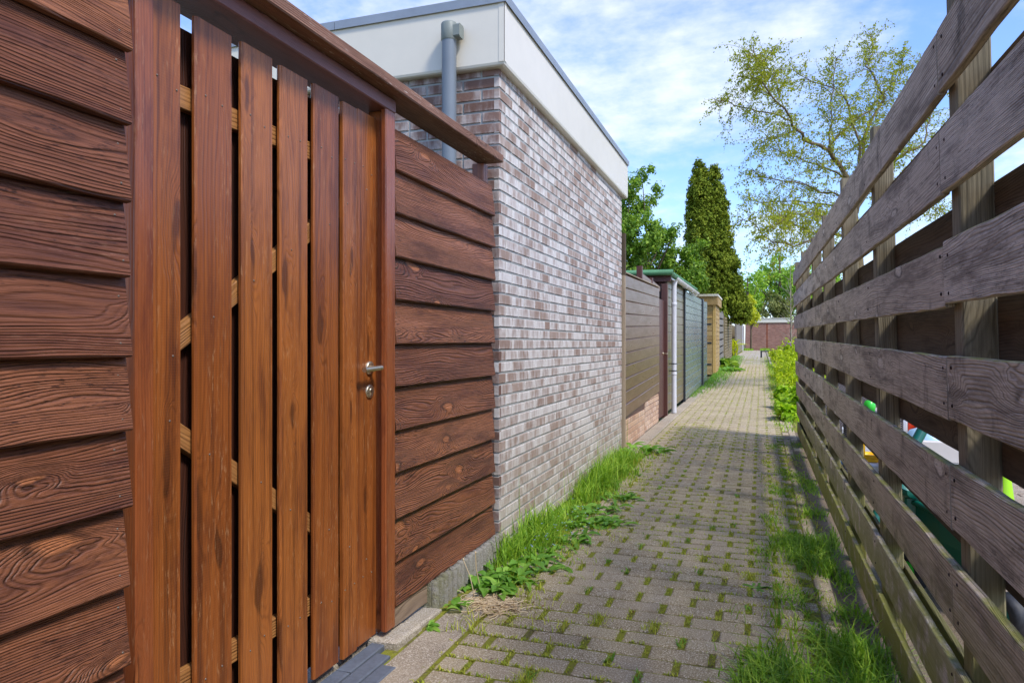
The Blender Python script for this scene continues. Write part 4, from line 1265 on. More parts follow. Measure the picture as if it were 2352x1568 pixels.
wheel(rt, pb, 0.088, 0.09, tuple(ss), M['toy_dark'])
wheel(rt, pb + ss * (0.30 * sgn), 0.088, 0.07, tuple(ss), M['toy_dark'])
wheel(rt, pa + ss * (0.26 * sgn), 0.085, 0.06, tuple(ss), M['toy_leaf'])
pc = P(2305, 1180, 3.9)
tcn = thing('toy_cone', 'tall lime green plastic cone on a teal foot behind the grey fence', 'toy', (pc.x, pc.y, 0))
mb = MB(); mb.lathe((pc.x, pc.y, 0.03), [(0.085, 0.0), (0.078, 0.02), (0.032, 0.42), (0.026, 0.60), (0.0001, 0.605)], 24); mb.build('cone', M['toy_lime'], tcn)
mb = MB(); mb.lathe((pc.x + 0.1, pc.y, 0.0), [(0.0001, 0.0), (0.20, 0.0), (0.205, 0.02), (0.19, 0.06), (0.10, 0.075)], 24); mb.build('foot', M['toy_green'], tcn)

pt = P(2150, 1030, 5.6)
wt = thing('play_table', 'warm grey plastic water play table behind the grey fence', 'toy table', (pt.x + 0.1, pt.y, 0))
mb = MB()
x, y, z = pt.x, pt.y, 0
mb.box(x - 0.30, x + 0.36, y - 0.02, y + 0.02, 0.22, 0.39, 0.012); mb.box(x - 0.30, x + 0.36, y + 0.50, y + 0.54, 0.22, 0.39, 0.012)
mb.box(x - 0.30, x - 0.26, y + 0.021, y + 0.499, 0.22, 0.388, 0.012); mb.box(x + 0.32, x + 0.36, y + 0.021, y + 0.499, 0.22, 0.388, 0.012)
mb.box(x - 0.26, x + 0.32, y + 0.021, y + 0.499, 0.24, 0.27, 0.004)
mb.build('tray', M['toy_grey'], wt)
mb = MB(); mb.box(x - 0.33, x + 0.40, y - 0.05, y + 0.56, 0.17, 0.218, 0.012); mb.build('base', M['toy_white'], wt)
mb = MB(); mb.box(x + 0.28, x + 0.34, y - 0.026, y - 0.021, 0.27, 0.36, 0.002); mb.build('sticker', M['toy_leaf'], wt)
for dx, dy in ((-0.24, 0.03), (0.28, 0.03), (-0.24, 0.48), (0.28, 0.48)):
    mb = MB(); mb.tube([(x + dx, y + dy, 0.17), (x + dx, y + dy, 0.0)], [0.035, 0.028], 12); mb.build('leg', M['toy_grey'], wt)
mb = MB(); mb.lathe((x - 0.02, y + 0.25, 0.27), [(0.17, 0.0), (0.165, 0.10), (0.12, 0.17), (0.05, 0.195), (0.0001, 0.20)], 22); mb.build('dome', M['toy_sky'], wt)
pg = P(2112, 1000, 4.5)
pp = thing('plastic_pole', 'leaning dark green tube of a garden toy seen between two fence boards', 'pole', (pg.x, pg.y, 0))
a_, b_ = P(2085, 1050, 4.5), P(2150, 930, 4.6)
g0 = a_ + (a_ - b_) * ((a_.z - 0.03) / (b_.z - a_.z))
mb = MB(); mb.tube([(g0.x, g0.y, 0.02), a_, b_], 0.032, 16); mb.build('tube', M['toy_dark'], pp)
mb = MB(); mb.lathe((g0.x, g0.y, 0), [(0.0001, 0), (0.14, 0), (0.14, 0.04), (0.05, 0.06)], 18); mb.build('foot', M['toy_green'], pp)

pw = P(2088, 985, 6.3)
pk = thing('play_stand', 'white and red toy stand with a yellow bucket behind the grey fence', 'toy', (pw.x, pw.y, 0))
x, y = pw.x, pw.y
mb = MB(); mb.box(x - 0.12, x - 0.01, y + 0.0, y + 0.05, 0.0, 0.62, 0.01); mb.box(x + 0.4, x + 0.5, y, y + 0.05, 0.0, 0.62, 0.01); mb.build_each('side_panel', M['toy_white'], pk)
mb = MB(); mb.box(x - 0.005, x + 0.395, y + 0.005, y + 0.045, 0.22, 0.58, 0.008); mb.build('panel', M['toy_red'], pk)
bk = thing('toy_bucket', 'yellow toy bucket hanging in front of the red toy panel', 'bucket', (x + 0.12, y - 0.1, 0.36))
mb = MB(); mb.lathe((x + 0.12, y - 0.10, 0.33), [(0.0001, 0.0), (0.07, 0.0), (0.085, 0.12), (0.098, 0.125), (0.098, 0.135), (0.082, 0.132), (0.068, 0.01), (0.0001, 0.01)], 24); mb.build('pail', M['toy_yellow'], bk)
mb = MB(); mb.lathe((x + 0.12, y - 0.10, 0.0), [(0.0001, 0), (0.10, 0), (0.10, 0.30), (0.09, 0.325), (0.0001, 0.328)], 18); mb.build('stool', M['toy_grey'], thing('toy_stool', 'round warm grey plastic stool below the yellow bucket', 'stool', (x + 0.12, y - 0.1, 0)))
py_ = P(1994, 1045, 6.4)
pc_ = thing('toddler_chair', 'yellow toddler seat on a white tray behind the grey fence', 'toy', (py_.x, py_.y, 0))
x, y = py_.x, py_.y
mb = MB(); mb.lathe((x + 0.02, y, 0.105), [(0.0001, 0.02), (0.10, 0.03), (0.115, 0.06), (0.10, 0.065), (0.10, 0.0)], 24); mb.box(x - 0.075, x - 0.035, y - 0.09, y + 0.09, 0.14, 0.27, 0.015); mb.build('seat', M['toy_yellow'], pc_)
mb = MB(); mb.box(x - 0.16, x + 0.30, y - 0.16, y + 0.25, 0.0, 0.10, 0.02); mb.build('tray', M['toy_white'], pc_)
mb = MB(); mb.box(x - 0.18, x + 0.32, y + 0.30, y + 0.36, 0.0, 0.36, 0.02); mb.build('back_panel', M['toy_white'], pc_)
pl2 = P(1997, 930, 5.2)
tl = thing('watering_can', 'small bright green plastic watering can perched behind the grey fence', 'watering can', (pl2.x, pl2.y, pl2.z - 0.06))
mb = MB(); mb.lathe((pl2.x, pl2.y, pl2.z - 0.055), [(0.0001, 0), (0.035, 0), (0.042, 0.05), (0.03, 0.085), (0.02, 0.09)], 16)
mb.tube([(pl2.x - 0.03, pl2.y, pl2.z - 0.03), (pl2.x - 0.075, pl2.y, pl2.z + 0.02), (pl2.x - 0.08, pl2.y, pl2.z + 0.05)], [0.016, 0.012, 0.02], 10)
mb.build('can', M['toy_leaf'], tl)
tb = thing('side_table', 'small dark wicker side table under the green watering can', 'table', (pl2.x, pl2.y, 0))
def wicker():
    t = NT('dark grey wicker')
    p = t.pos()
    s = t.n('ShaderNodeSeparateXYZ'); t.link(p, s.inputs[0])
    a = t.math('SINE', t.math('MULTIPLY', t.math('ADD', s.outputs[0], s.outputs[1]), 240.0)); b = t.math('SINE', t.math('MULTIPLY', s.outputs[2], 420.0))
    f = t.math('MULTIPLY_ADD', t.math('MULTIPLY', a, b), 0.5, 0.5)
    col = t.mix(f, lin(40, 36, 36), lin(120, 112, 112))
    return t.finish(col, 0.5, t.bump(f, 1.0, 0.006))
M['wicker'] = wicker()
zt_ = pl2.z - 0.057
mb = MB(); mb.box(pl2.x - 0.16, pl2.x + 0.2, pl2.y - 0.16, pl2.y + 0.2, zt_ - 0.03, zt_, 0.006); mb.build('top', M['wicker'], tb)
for dx, dy in ((-0.14, -0.14), (0.18, -0.14), (-0.14, 0.18), (0.18, 0.18)):
    mb = MB(); mb.box(pl2.x + dx - 0.015, pl2.x + dx + 0.015, pl2.y + dy - 0.015, pl2.y + dy + 0.015, 0, zt_ - 0.031, 0.003); mb.build('leg', M['wicker'], tb)
pr_ = P(1962, 970, 7.4)
so = thing('wicker_armchair', 'dark grey wicker armchair on the patio behind the grey fence', 'armchair', (pr_.x, pr_.y, 0.03))
x, y = pr_.x, pr_.y
mb = MB(); mb.box(x - 0.22, x + 0.42, y + 0.05, y + 0.62, 0.05, 0.36, 0.02); mb.build('seat_base', M['wicker'], so)
mb = MB(); mb.box(x - 0.34, x - 0.222, y, y + 0.66, 0.03, 0.60, 0.02); mb.build('arm', M['wicker'], so)
mb = MB(); mb.box(x + 0.422, x + 0.54, y, y + 0.66, 0.03, 0.60, 0.02); mb.build('arm', M['wicker'], so)
mb = MB(); mb.box(x - 0.34, x + 0.54, y + 0.662, y + 0.80, 0.03, 0.72, 0.02); mb.build('backrest', M['wicker'], so)
mb = MB(); mb.box(x - 0.2, x + 0.4, y + 0.06, y + 0.6, 0.362, 0.45, 0.03); mb.build('cushion', M['toy_grey'], so)
pbx = P(1928, 1058, 6.7)
bb = thing('plastic_crate', 'small blue plastic crate on the patio behind the grey fence', 'crate', (pbx.x, pbx.y, 0.02))
x, y = pbx.x, pbx.y
mb = MB()
mb.box(x - 0.10, x + 0.14, y - .01, y + .01, 0.02, 0.17, .004); mb.box(x - 0.10, x + 0.14, y + .25, y + .27, 0.02, 0.17, .004); mb.box(x - 0.10, x - 0.08, y + .011, y + .249, 0.02, 0.17, .004); mb.box(x + 0.12, x + 0.14, y + .011, y + .249, 0.02, 0.17, .004); mb.box(x - .08, x + .12, y + .011, y + .249, .02, .04, .002)
mb.box(x - 0.115, x + 0.155, y - .025, y - .0105, 0.15, 0.185, .004)
mb.build('box', M['toy_blue'], bb)

# ---------------------------------------------------------------- grasses and weeds
def blades(name, roots, h, w, mat, lean=0.5, seg=3, rn=None, parent=None, droop=0.6, **props):
    """curved tapering grass blades. roots (n,3); h, w arrays or floats"""
    n = len(roots)
    roots = np.asarray(roots, dtype=float)
    h = np.broadcast_to(h, n) * rng.uniform(0.55, 1.1, n)
    w = np.broadcast_to(w, n) * rng.uniform(0.7, 1.2, n)
    az = rng.uniform(0, 2 * np.pi, n)
    ln = rng.uniform(0.15, 1.0, n) * lean
    D = np.stack([np.cos(az), np.sin(az), np.zeros(n)], 1)
    Wd = np.stack([-np.sin(az), np.cos(az), np.zeros(n)], 1)
    V = np.zeros((n, (seg + 1) * 2, 3))
    for k in range(seg + 1):
        t = k / seg
        up = h * (t - droop * ln * t * t * 0.7)
        out = h * ln * (0.35 * t + t * t * 0.9)
        c = roots + D * out[:, None] + np.array([0, 0, 1.0]) * up[:, None]
        ww = (w * (1 - t ** 1.6) * 0.5 + 0.0003)[:, None]
        V[:, 2 * k] = c - Wd * ww; V[:, 2 * k + 1] = c + Wd * ww
    base = (np.arange(n) * (seg + 1) * 2)[:, None, None]
    q = np.array([[2 * k, 2 * k + 1, 2 * k + 3, 2 * k + 2] for k in range(seg)])
    F = (base + q[None]).reshape(-1, 4)
    r = np.repeat(rng.random((n, 2)) if rn is None else rn, seg, axis=0)
    return np_mesh(name, V.reshape(-1, 3), F, mat, parent, r, smooth=True, **props)

def gzv(y):
    return np.interp(y, [-5, 5, 9, 14, 18, 22, 27, 36, 60, 200], [0, 0, 0.04, 0.06, 0.10, 0.20, 0.32, 0.46, 0.62, 0.7])
def field(n, x0, x1, y0, y1, dens=None, clump=0.0):
    x = rng.uniform(x0, x1, n * 3); y = rng.uniform(y0, y1, n * 3)
    if dens is not None:
        k = rng.random(n * 3) < dens(x, y)
        x, y = x[k], y[k]
    x, y = x[:n], y[:n]
    return np.stack([x, y, gzv(y) - 0.004], 1)

# short yellow green tufts growing in the joints
rts, hs = [], []
for (x, y, z) in JOINTS:
    if y > 27 or y < 0.6: continue
    side = 0.55 + 0.45 * min(1, max(0, (x + 0.9) / 0.7))
    if x < -0.85: side = 0.35
    if R.random() > (side + 0.4) * (0.95 if y < 14 else 0.8): continue
    m = int((34 if y < 4 else 20 if y < 8 else 9) * R.uniform(0.4, 1.7))
    big = R.random() < 0.10
    for _ in range(m * (3 if big else 1)):
        rts.append((x + R.gauss(0, 0.0085 if not big else 0.022), y + R.uniform(-.058, .058), z - 0.006)); hs.append(R.uniform(0.008, 0.022) * (1.8 if big else 1))
rts = np.array(rts); hs = np.array(hs)
o = blades('joint_grass', rts, hs, 0.0032, M['moss_grass'], 1.1, 2, kind='stuff'); o['label'] = 'short yellow green tufts in the paving joints'
o['category'] = 'grass'
wr = np.array([(x + R.gauss(0, .01), y + R.uniform(-.04, .04), z - .004) for (x, y, z) in JOINTS if 1 < y < 9 and R.random() < (0.10 if x < 0 else 0.3) for _ in range(9)])
o = blades('seedling_weeds', wr, 0.028, 0.007, M['weed'], 1.2, 3, kind='stuff'); o['label'] = 'small green seedlings scattered along the paving joints'; o['category'] = 'weeds'
# thin lines of moss along the row joints
rts = []
k = 0; y = -1.2
while y < 10:
    if y > 0.7:
        x = -1.1
        while x < 0.24:
            if R.random() < (0.95 if y < 5 else 0.5) * (0.5 + 0.5 * math.sin(x * 3 + y * 1.7 + 1)):
                for _ in range(14): rts.append((x + R.uniform(-.03, .03), y + R.gauss(0, .005), gz(y) - 0.004))
            x += 0.05
    y += row
o = blades('joint_moss', np.array(rts), 0.017, 0.005, M['moss_grass'], 1.2, 2, kind='stuff'); o['label'] = 'thin moss lines between the paver rows'; o['category'] = 'moss'

# left: tall grass along the brick shed
def d1(x, y):
    e = np.exp(-((x + 1.31) / 0.19) ** 2)
    a = np.interp(y, [3.3, 3.7, 4.5, 4.75, 4.95, 5.3, 6.9, 7.3, 7.6], [0.3, 1, 0.85, 0.5, 0.6, 1, 1, 0.5, 0])
    return e * a
r = field(4300, -1.33, -0.9, 3.35, 7.5, d1)
r[:, 0] += 0.05 * np.sin(r[:, 1] * 7.3) * (r[:, 0] > -1.22)
hh = 0.13 * np.exp(-((r[:, 0] + 1.31) / 0.22) ** 2) * np.interp(r[:, 1], [3.4, 3.8, 4.6, 4.9, 5.4, 6.8, 7.4], [0.7, 0.95, 0.6, 0.35, 0.95, 1.05, 0.45]) * (0.35 + 1.0 * rng.random(len(r)) ** 1.4) * (0.8 + 0.35 * np.sin(r[:, 1] * 11.0)) + 0.03
gl = blades('wall_grass', r, hh, rng.choice([0.004, 0.006, 0.009], len(r)), M['grass'], 0.8, 5, kind='stuff'); gl['label'] = 'tall green grass growing along the foot of the brick shed'; gl['category'] = 'grass'
r = field(1500, -1.2, -0.75, 2.6, 7.8, lambda x, y: np.exp(-((x + 1.1) / 0.2) ** 2) * (np.sin(y * 9 + x * 14) > 0.1))
o = blades('path_side_grass', r, 0.055, 0.004, M['moss_grass'], 1.0, 3, kind='stuff'); o['label'] = 'short grass spreading from the wall onto the paving'; o['category'] = 'grass'
def tussocks(name, label, cs, n, h, mat, spread, lean, ws=(0.004, 0.006, 0.009)):
    rt_ = []; hh_ = []
    for (x, y, k) in cs:
        m = int(n * k)
        rt_.append(np.stack([x + rng.normal(0, spread, m), y + rng.normal(0, spread * 1.3, m), np.full(m, gz(y) - .004)], 1)); hh_.append(np.full(m, h * k))
    rt_ = np.concatenate(rt_); hh_ = np.concatenate(hh_)
    if x < -0.5: rt_[:, 0] = np.maximum(rt_[:, 0], -1.335)
    o = blades(name, rt_, hh_, rng.choice(ws, len(rt_)), mat, lean, 6, kind='stuff', droop=0.8); o['label'] = label; o['category'] = 'grass'
tussocks('grass_tufts', 'arching long grass tufts against the brick wall', [(-1.27, 3.62, .8), (-1.25, 3.85, 1), (-1.27, 4.1, 1.05), (-1.23, 4.35, .8), (-1.28, 4.55, .6), (-1.25, 5.15, .8), (-1.26, 5.4, 1.1), (-1.22, 5.65, 1.1), (-1.27, 5.9, 1.2), (-1.2, 6.15, 1.0), (-1.27, 6.4, 1.1), (-1.22, 6.7, 1.0), (-1.27, 6.95, .7), (-1.12, 5.6, .6), (-1.1, 6.2, .6), (-1.12, 3.95, .5)], 130, 0.23, M['grass'], 0.05, 1.0)
tussocks('fence_grass_tufts', 'arching grass tufts growing along the foot of the grey fence', [(0.20, 2.25, 1), (0.33, 2.1, 1), (0.05, 2.05, .8), (0.30, 2.55, .9), (0.12, 2.55, .8), (0.36, 2.85, .9), (0.22, 2.95, .6), (0.30, 3.9, .8), (0.20, 4.05, .8), (0.28, 4.3, .8), (0.14, 4.35, .5), (0.33, 5.2, .5), (0.34, 6.3, .4), (-0.02, 2.35, .6), (0.38, 3.3, .5), (0.12, 1.8, 1), (0.3, 1.7, 1)], 130, 0.18, M['grass'], 0.045, 1.25)
# tall seed stalks
r = field(26, -1.33, -1.22, 3.9, 7.2)
o = blades('grass_stalks', r, 0.42, 0.004, M['grass'], 0.35, 5, kind='stuff'); o['label'] = 'thin tall grass stalks by the brick wall'; o['category'] = 'grass'
# right: matted grass between the pavers and the fence
def d2(x, y):
    cl = (np.sin(x * 17 + y * 5.3) + np.sin(y * 7.9 - x * 6) + np.sin(y * 3.1 + 1.0)) / 3
    edge = np.interp(y, [1.2, 2.2, 3.0, 4.2, 5.5, 9], [0.02, -0.02, 0.06, 0.12, 0.14, 0.18])
    s = np.where(x > edge, 1.0, np.exp(-((x - edge) / 0.10) ** 2))
    f = np.interp(y, [1.2, 3.0, 3.7, 4.4, 5.5, 7.0, 9.5], [1, 1, 0.3, 0.85, 0.6, 0.3, 0.15])
    return np.clip(s * f * (0.06 + 2.0 * np.clip(cl + 0.15, 0, 1) ** 1.5), 0, 1)
r = field(13000, -0.18, 0.42, 1.2, 9.0, d2)
hh = np.interp(r[:, 1], [1.2, 3.0, 3.6, 4.4, 5.6, 9], [0.13, 0.12, 0.045, 0.07, 0.035, 0.03]) * np.interp(r[:, 0], [-0.18, 0.05, 0.42], [0.4, 0.9, 1.0])
o = blades('verge_grass', r, hh, rng.choice([0.004, 0.006, 0.009], len(r)), M['grass'], 1.15, 5, kind='stuff'); o['label'] = 'matted green grass between the pavers and the grey fence'; o['category'] = 'grass'
r = field(2200, 0.0, 0.36, 1.6, 7.5, lambda x, y: (np.sin(x * 21 + y * 8) > 0.2).astype(float))
o = blades('verge_moss', r, 0.03, 0.004, M['moss_grass'], 1.2, 2, kind='stuff'); o['label'] = 'low yellow green tufts on the sandy verge'; o['category'] = 'grass'
# grass down the far left edge and below the hedge
r = field(5200, -1.36, -0.72, 14.5, 40, lambda x, y: np.exp(-((x + 1.36) / np.interp(y, [14.5, 18, 22, 30, 40], [0.08, 0.25, 0.42, 0.45, 0.25])) ** 2) * np.interp(y, [14, 18, 40], [0.5, 1, 1]))
o = blades('far_left_grass', r, 0.10, 0.012, M['weed'], 0.8, 3, kind='stuff'); o['label'] = 'grass and low weeds below the yellow brown shed'; o['category'] = 'grass'
r = field(2500, -1.2, 0.3, 16, 40, lambda x, y: ((np.sin(x * 27) > 0.85) | (x > 0.12)).astype(float))
o = blades('far_joint_grass', r, 0.03, 0.008, M['moss_grass'], 1.0, 2, kind='stuff'); o['label'] = 'yellow green lines of grass in the far paving'; o['category'] = 'grass'
r = field(900, -1.3, 1.0, 58, 64, lambda x, y: (np.sin(x * 5) > -.2).astype(float))
o = blades('garage_grass', r, 0.22, 0.03, M['grass'], 0.8, 3, kind='stuff'); o['label'] = 'grass at the foot of the far brick garage'; o['category'] = 'grass'
r = field(1600, 0.08, 0.5, 9.6, 34, lambda x, y: np.exp(-((x - 0.35) / 0.15) ** 2))
o = blades('hedge_foot_grass', r, 0.09, 0.010, M['grass'], 0.9, 3, kind='stuff'); o['label'] = 'grass at the foot of the yellow green shrubs'; o['category'] = 'grass'

# broad-leaved weeds: rosettes of arching leaves
def rosette(name, label, c, n, L, W, mat, cat='weed', up=0.55, seed=0, spread=0.03, group=None):
    R_ = random.Random(seed)
    root = thing(name, label, cat, c, group)
    mb = MB()
    for i in range(n):
        az = R_.uniform(0, 2 * math.pi); l = L * R_.uniform(0.6, 1.15); w = W * R_.uniform(0.7, 1.2)
        el = R_.uniform(0.25, 1.1) * up * 1.5
        o_ = Vector(c) + Vector((R_.gauss(0, spread), R_.gauss(0, spread), 0))
        d = Vector((math.cos(az), math.sin(az), 0)); s = Vector((-math.sin(az), math.cos(az), 0))
        roll = R_.uniform(-.5, .5)
        prev = None
        pts = []
        pos = o_.copy(); ang = el
        ns = 6
        for k in range(ns + 1):
            t = k / ns
            half = w * 0.5 * (0.12 + math.sin(min(1, t * 1.05) ** 0.8 * math.pi) ** 0.8 * (1 + 0.18 * math.sin(t * 25 + az))) * (0.6 + 0.6 * t if t < 0.7 else 1.02)
            if k == ns: half = 0.0008
            nrm = s * math.cos(roll) + Vector((0, 0, math.sin(roll)))
            fold = Vector((0, 0, 1)) * half * 0.25
            pts.append((pos - nrm * half + fold, pos.copy(), pos + nrm * half + fold))
            pos = pos + (d * math.cos(ang) + Vector((0, 0, math.sin(ang)))) * (l / ns)
            ang -= (el + R_.uniform(0.2, 0.7)) / ns
        rn_ = (R_.random(), R_.random())
        for k in range(ns):
            a, b = pts[k], pts[k + 1]
            mb.poly([a[0], a[1], b[1], b[0]], None, rn_, True); mb.poly([a[1], a[2], b[2], b[1]], None, rn_, True)
    mb.build('leaves', mat, root)
    return root
G1 = 'broad-leaved weeds along the path edges'
rosette('weed', 'large bright green weed leaves in front of the ribbed concrete edging', (-1.20, 3.12, 0.0), 34, 0.13, 0.045, M['weed'], seed=1, spread=0.055, group=G1)
rosette('weed', 'bright green weed clump touching the tall grass by the shed corner', (-1.17, 3.36, 0.0), 26, 0.12, 0.042, M['weed'], seed=2, spread=0.05, group=G1)
rosette('weed', 'pale round-leaved weed at the near end of the ribbed concrete edging', (-1.245, 2.86, 0.0), 6, 0.07, 0.05, M['weed'], seed=3, spread=0.02, group=G1)
rosette('weed', 'small weed rooted beside the pale block under the latch post', (-1.272, 2.62, 0.0), 9, 0.06, 0.022, M['weed'], seed=4, spread=0.008, group=G1)
rosette('weed', 'leafy weed at the path side of the wall grass', (-1.02, 4.85, 0.0), 26, 0.12, 0.03, M['weed'], seed=5, spread=0.07, group=G1)
WX = [(-1.13, 3.22, 'bright toothed weed leaves beside the dry straw'), (-1.21, 3.24, 'upright weed leaves against the middle ribbed edging stones'), (-1.08, 3.5, 'low weed between the dandelion stalks and the wall grass'), (-1.10, 3.72, 'spreading weed with toothed leaves just past the shed corner'), (-1.04, 4.05, 'low bright weed at the path side of the first tall grass clump'), (-1.08, 4.42, 'broad flat weed where the first grass clump thins out'), (-1.16, 4.72, 'weed filling the gap between the two tall grass clumps'), (-0.97, 5.25, 'loose weed at the foot of the second tall grass clump'), (-0.93, 4.5, 'small pale weed out on the pavers beside the wall grass')]
for i_, (x_, y_, l_) in enumerate(WX):
    rosette('weed', l_, (x_, y_, 0.0), 22 + 3 * i_, 0.11, 0.026 + 0.004 * (i_ % 3), M['weed'], seed=50 + i_, spread=0.055, up=0.6, group=G1)
rosette('weed', 'leafy weed by the narrow strip at the far corner of the brick shed', (-1.16, 7.45, 0.03), 30, 0.18, 0.05, M['weed'], seed=6, spread=0.10, up=0.7, group=G1)
rosette('weed', 'green weed hugging the grey fence foot on the bare soil', (0.36, 2.95, 0.0), 12, 0.09, 0.03, M['grass'], seed=7, spread=0.02, up=1.0, group=G1)
rosette('weed', 'flat star-shaped weed on the pavers near the right verge', (-0.02, 3.55, 0.0), 16, 0.08, 0.014, M['weed'], seed=8, spread=0.01, up=0.2, group=G1)
rosette('weed', 'broad weed leaves in the thick grass at the bottom right', (0.12, 2.15, 0.02), 10, 0.13, 0.05, M['weed'], seed=9, spread=0.03, up=0.8, group=G1)
for i, (x, y, lb) in enumerate([(-1.26, 26.2, 'large dark leaved plant leaning on the silver lattice fence'), (-1.05, 24.4, 'broad leaved plant with a yellow flower at the foot of the yellow brown shed')]):
    rosette('leafy_plant', lb, (x, y, gz(y)), 46, 0.5 if i == 0 else 0.34, 0.26 if i == 0 else 0.2, M['pear'] if i == 0 else M['weed'], 'plant', 1.1 if i == 0 else 0.6, seed=20 + i, spread=0.2)
rosette('spiky_plant', 'spiky yellow green plant in the fence recess', (-1.45, 38.5, gz(38)), 40, 1.3, 0.10, M['yellow_leaf'], 'plant', 1.3, seed=31, spread=0.12)
# dry straw beside the weeds
def curls(name, label, c, n, L, mat, sx=0.1, sy=0.05):
    R_ = random.Random(5)
    mb = MB()
    for _ in range(n):
        p = Vector((c[0] + R_.gauss(0, sx), c[1] + R_.gauss(0, sy), c[2] + R_.uniform(0.002, 0.02)))
        a = R_.uniform(0, 6.28); pts = []
        k_ = R_.uniform(-1.2, 1.2)
        for s in range(6):
            pts.append(p.copy()); p = p + Vector((math.cos(a), math.sin(a), R_.uniform(-.3, .3))) * (L / 6); p.z = max(p.z, c[2] + 0.002); a += k_ * R_.uniform(.2, 1)
        mb.tube(pts, R_.uniform(.0012, .0024), 4, (R_.random(), R_.random()), caps=False)
    o = mb.build(name, mat); o['kind'] = 'stuff'; o['label'] = label; o['category'] = 'straw'
    return o
curls('dry_straw', 'pale tangled dead roots in front of the weeds', (-1.11, 2.93, 0.0), 260, 0.09, M['straw'], 0.055, 0.045)
# tiny blue forget-me-nots in the wall grass
mb = MB()
Rw = random.Random(8)
for _ in range(46):
    x, y = Rw.uniform(-1.2, -0.98), Rw.uniform(3.6, 4.7); z = Rw.uniform(0.05, 0.13)
    for k in range(5):
        a = k * 1.256; mb.poly([(x, y, z), (x + .004 * math.cos(a - .5), y + .004 * math.sin(a - .5), z + .001), (x + .0055 * math.cos(a), y + .0055 * math.sin(a), z + .002), (x + .004 * math.cos(a + .5), y + .004 * math.sin(a + .5), z + .001)])
o = mb.build('forget_me_nots', M['blue_flower']); o['kind'] = 'stuff'; o['label'] = 'tiny pale blue flowers in the grass by the shed corner'; o['category'] = 'flowers'
# brown leaf litter and bits on the paving
mb = MB(); Rl_ = random.Random(31)
for _ in range(260):
    y = Rl_.uniform(1.5, 9.5); x = Rl_.choice([Rl_.uniform(-1.2, 0.4), Rl_.gauss(0.05, 0.15), Rl_.gauss(-1.05, .08)])
    if x > 0.42 or x < -1.3: continue
    s = Rl_.uniform(.004, .013); a = Rl_.uniform(0, 6.28); z = gz(y) + 0.004
    c_, s_ = math.cos(a), math.sin(a)
    mb.poly([(x - c_ * s, y - s_ * s, z), (x - s_ * s * .45, y + c_ * s * .45, z + s * .3), (x + c_ * s, y + s_ * s, z + s * Rl_.uniform(0, .4)), (x + s_ * s * .45, y - c_ * s * .45, z + s * .25)], None, (Rl_.random(), Rl_.random()))
M['litter'] = leaf_mat('brown leaf litter', [(0.0, lin(84, 56, 36)), (0.6, lin(140, 98, 60)), (1.0, lin(190, 160, 110))], 0.1, 0.8)
o = mb.build('leaf_litter', M['litter']); o['kind'] = 'stuff'; o['label'] = 'small dry brown leaf scraps lying on the paving'; o['category'] = 'litter'
# dandelion stalks
ds = thing('dandelion_stalk', 'two bare dandelion stalks rising from the weeds beside the board panel', 'stalk', (-1.23, 3.1, 0))
mb = MB(); mb.tube([(-1.235, 3.02, 0.0), (-1.25, 3.0, 0.10), (-1.275, 2.985, 0.17)], 0.002, 6); mb.tube([(-1.235, 3.10, 0.0), (-1.255, 3.09, 0.1), (-1.262, 3.10, 0.17)], 0.002, 6)
mb.lathe((-1.275, 2.985, 0.168), [(.0001, .012), (.004, .008), (.004, 0), (.0001, -.002)], 8); mb.lathe((-1.262, 3.10, 0.168), [(.0001, .012), (.004, .008), (.004, 0), (.0001, -.002)], 8)
mb.build('stalk', M['straw'], ds)

# ---------------------------------------------------------------- foliage
def leaves(name, C, N, size, mat, parent=None, asp=0.55, rn=None, fold=0.25, **props):
    """C (n,3) centres, N (n,3) approx. normals (randomised), folded leaf of two quads -> here one bent quad pair"""
    n = len(C)
    C = np.asarray(C, float)
    N = np.asarray(N, float) + rng.normal(0, 0.7, (n, 3))
    N /= np.linalg.norm(N, axis=1)[:, None] + 1e-9
    T = rng.normal(0, 1, (n, 3)); T[:, 2] -= 0.4
    T -= N * (T * N).sum(1)[:, None]; T /= np.linalg.norm(T, axis=1)[:, None] + 1e-9
    B = np.cross(N, T)
    s = np.broadcast_to(size, n) * rng.uniform(0.6, 1.25, n)
    s = s[:, None]
    V = np.stack([C - T * s * 0.5, C + B * s * asp * 0.5 + T * s * 0.02 + N * s * fold * 0.3, C + T * s * 0.5 - N * s * fold * 0.4, C - B * s * asp * 0.5 + T * s * 0.02 + N * s * fold * 0.3], 1)
    F = np.arange(n * 4).reshape(n, 4)
    return np_mesh(name, V.reshape(-1, 3), F, mat, parent, rn, **props)

def cloud_pts(blobs, per, clump_r, nclump, squash=1.0, shell=0.75, seed=1):
    """clumped points: blobs = [(centre, radius)]; leaves gathered in clumps near the surface of the blobs"""
    g_ = np.random.default_rng(seed)
    Cs, Ns = [], []
    for c, r in blobs:
        c = np.array(c)
        k = max(4, int(nclump * r * r))
        d = g_.normal(0, 1, (k, 3)); d /= np.linalg.norm(d, axis=1)[:, None]
        rad = r * (shell + (1 - shell) * g_.random(k)) * g_.uniform(0.75, 1.08, k)
        cc = c + d * rad[:, None] * np.array([1, 1, squash])
        for i in range(k):
            m = max(3, int(per * g_.uniform(0.5, 1.4)))
            e = g_.normal(0, 1, (m, 3)); e /= np.linalg.norm(e, axis=1)[:, None]
            cr = clump_r * g_.uniform(0.6, 1.3)
            Cs.append(cc[i] + e * (cr * g_.random(m) ** 0.4)[:, None]); Ns.append(e * 0.6 + d[i] * 0.6 + np.array([0, 0, .35]))
    return np.concatenate(Cs), np.concatenate(Ns)

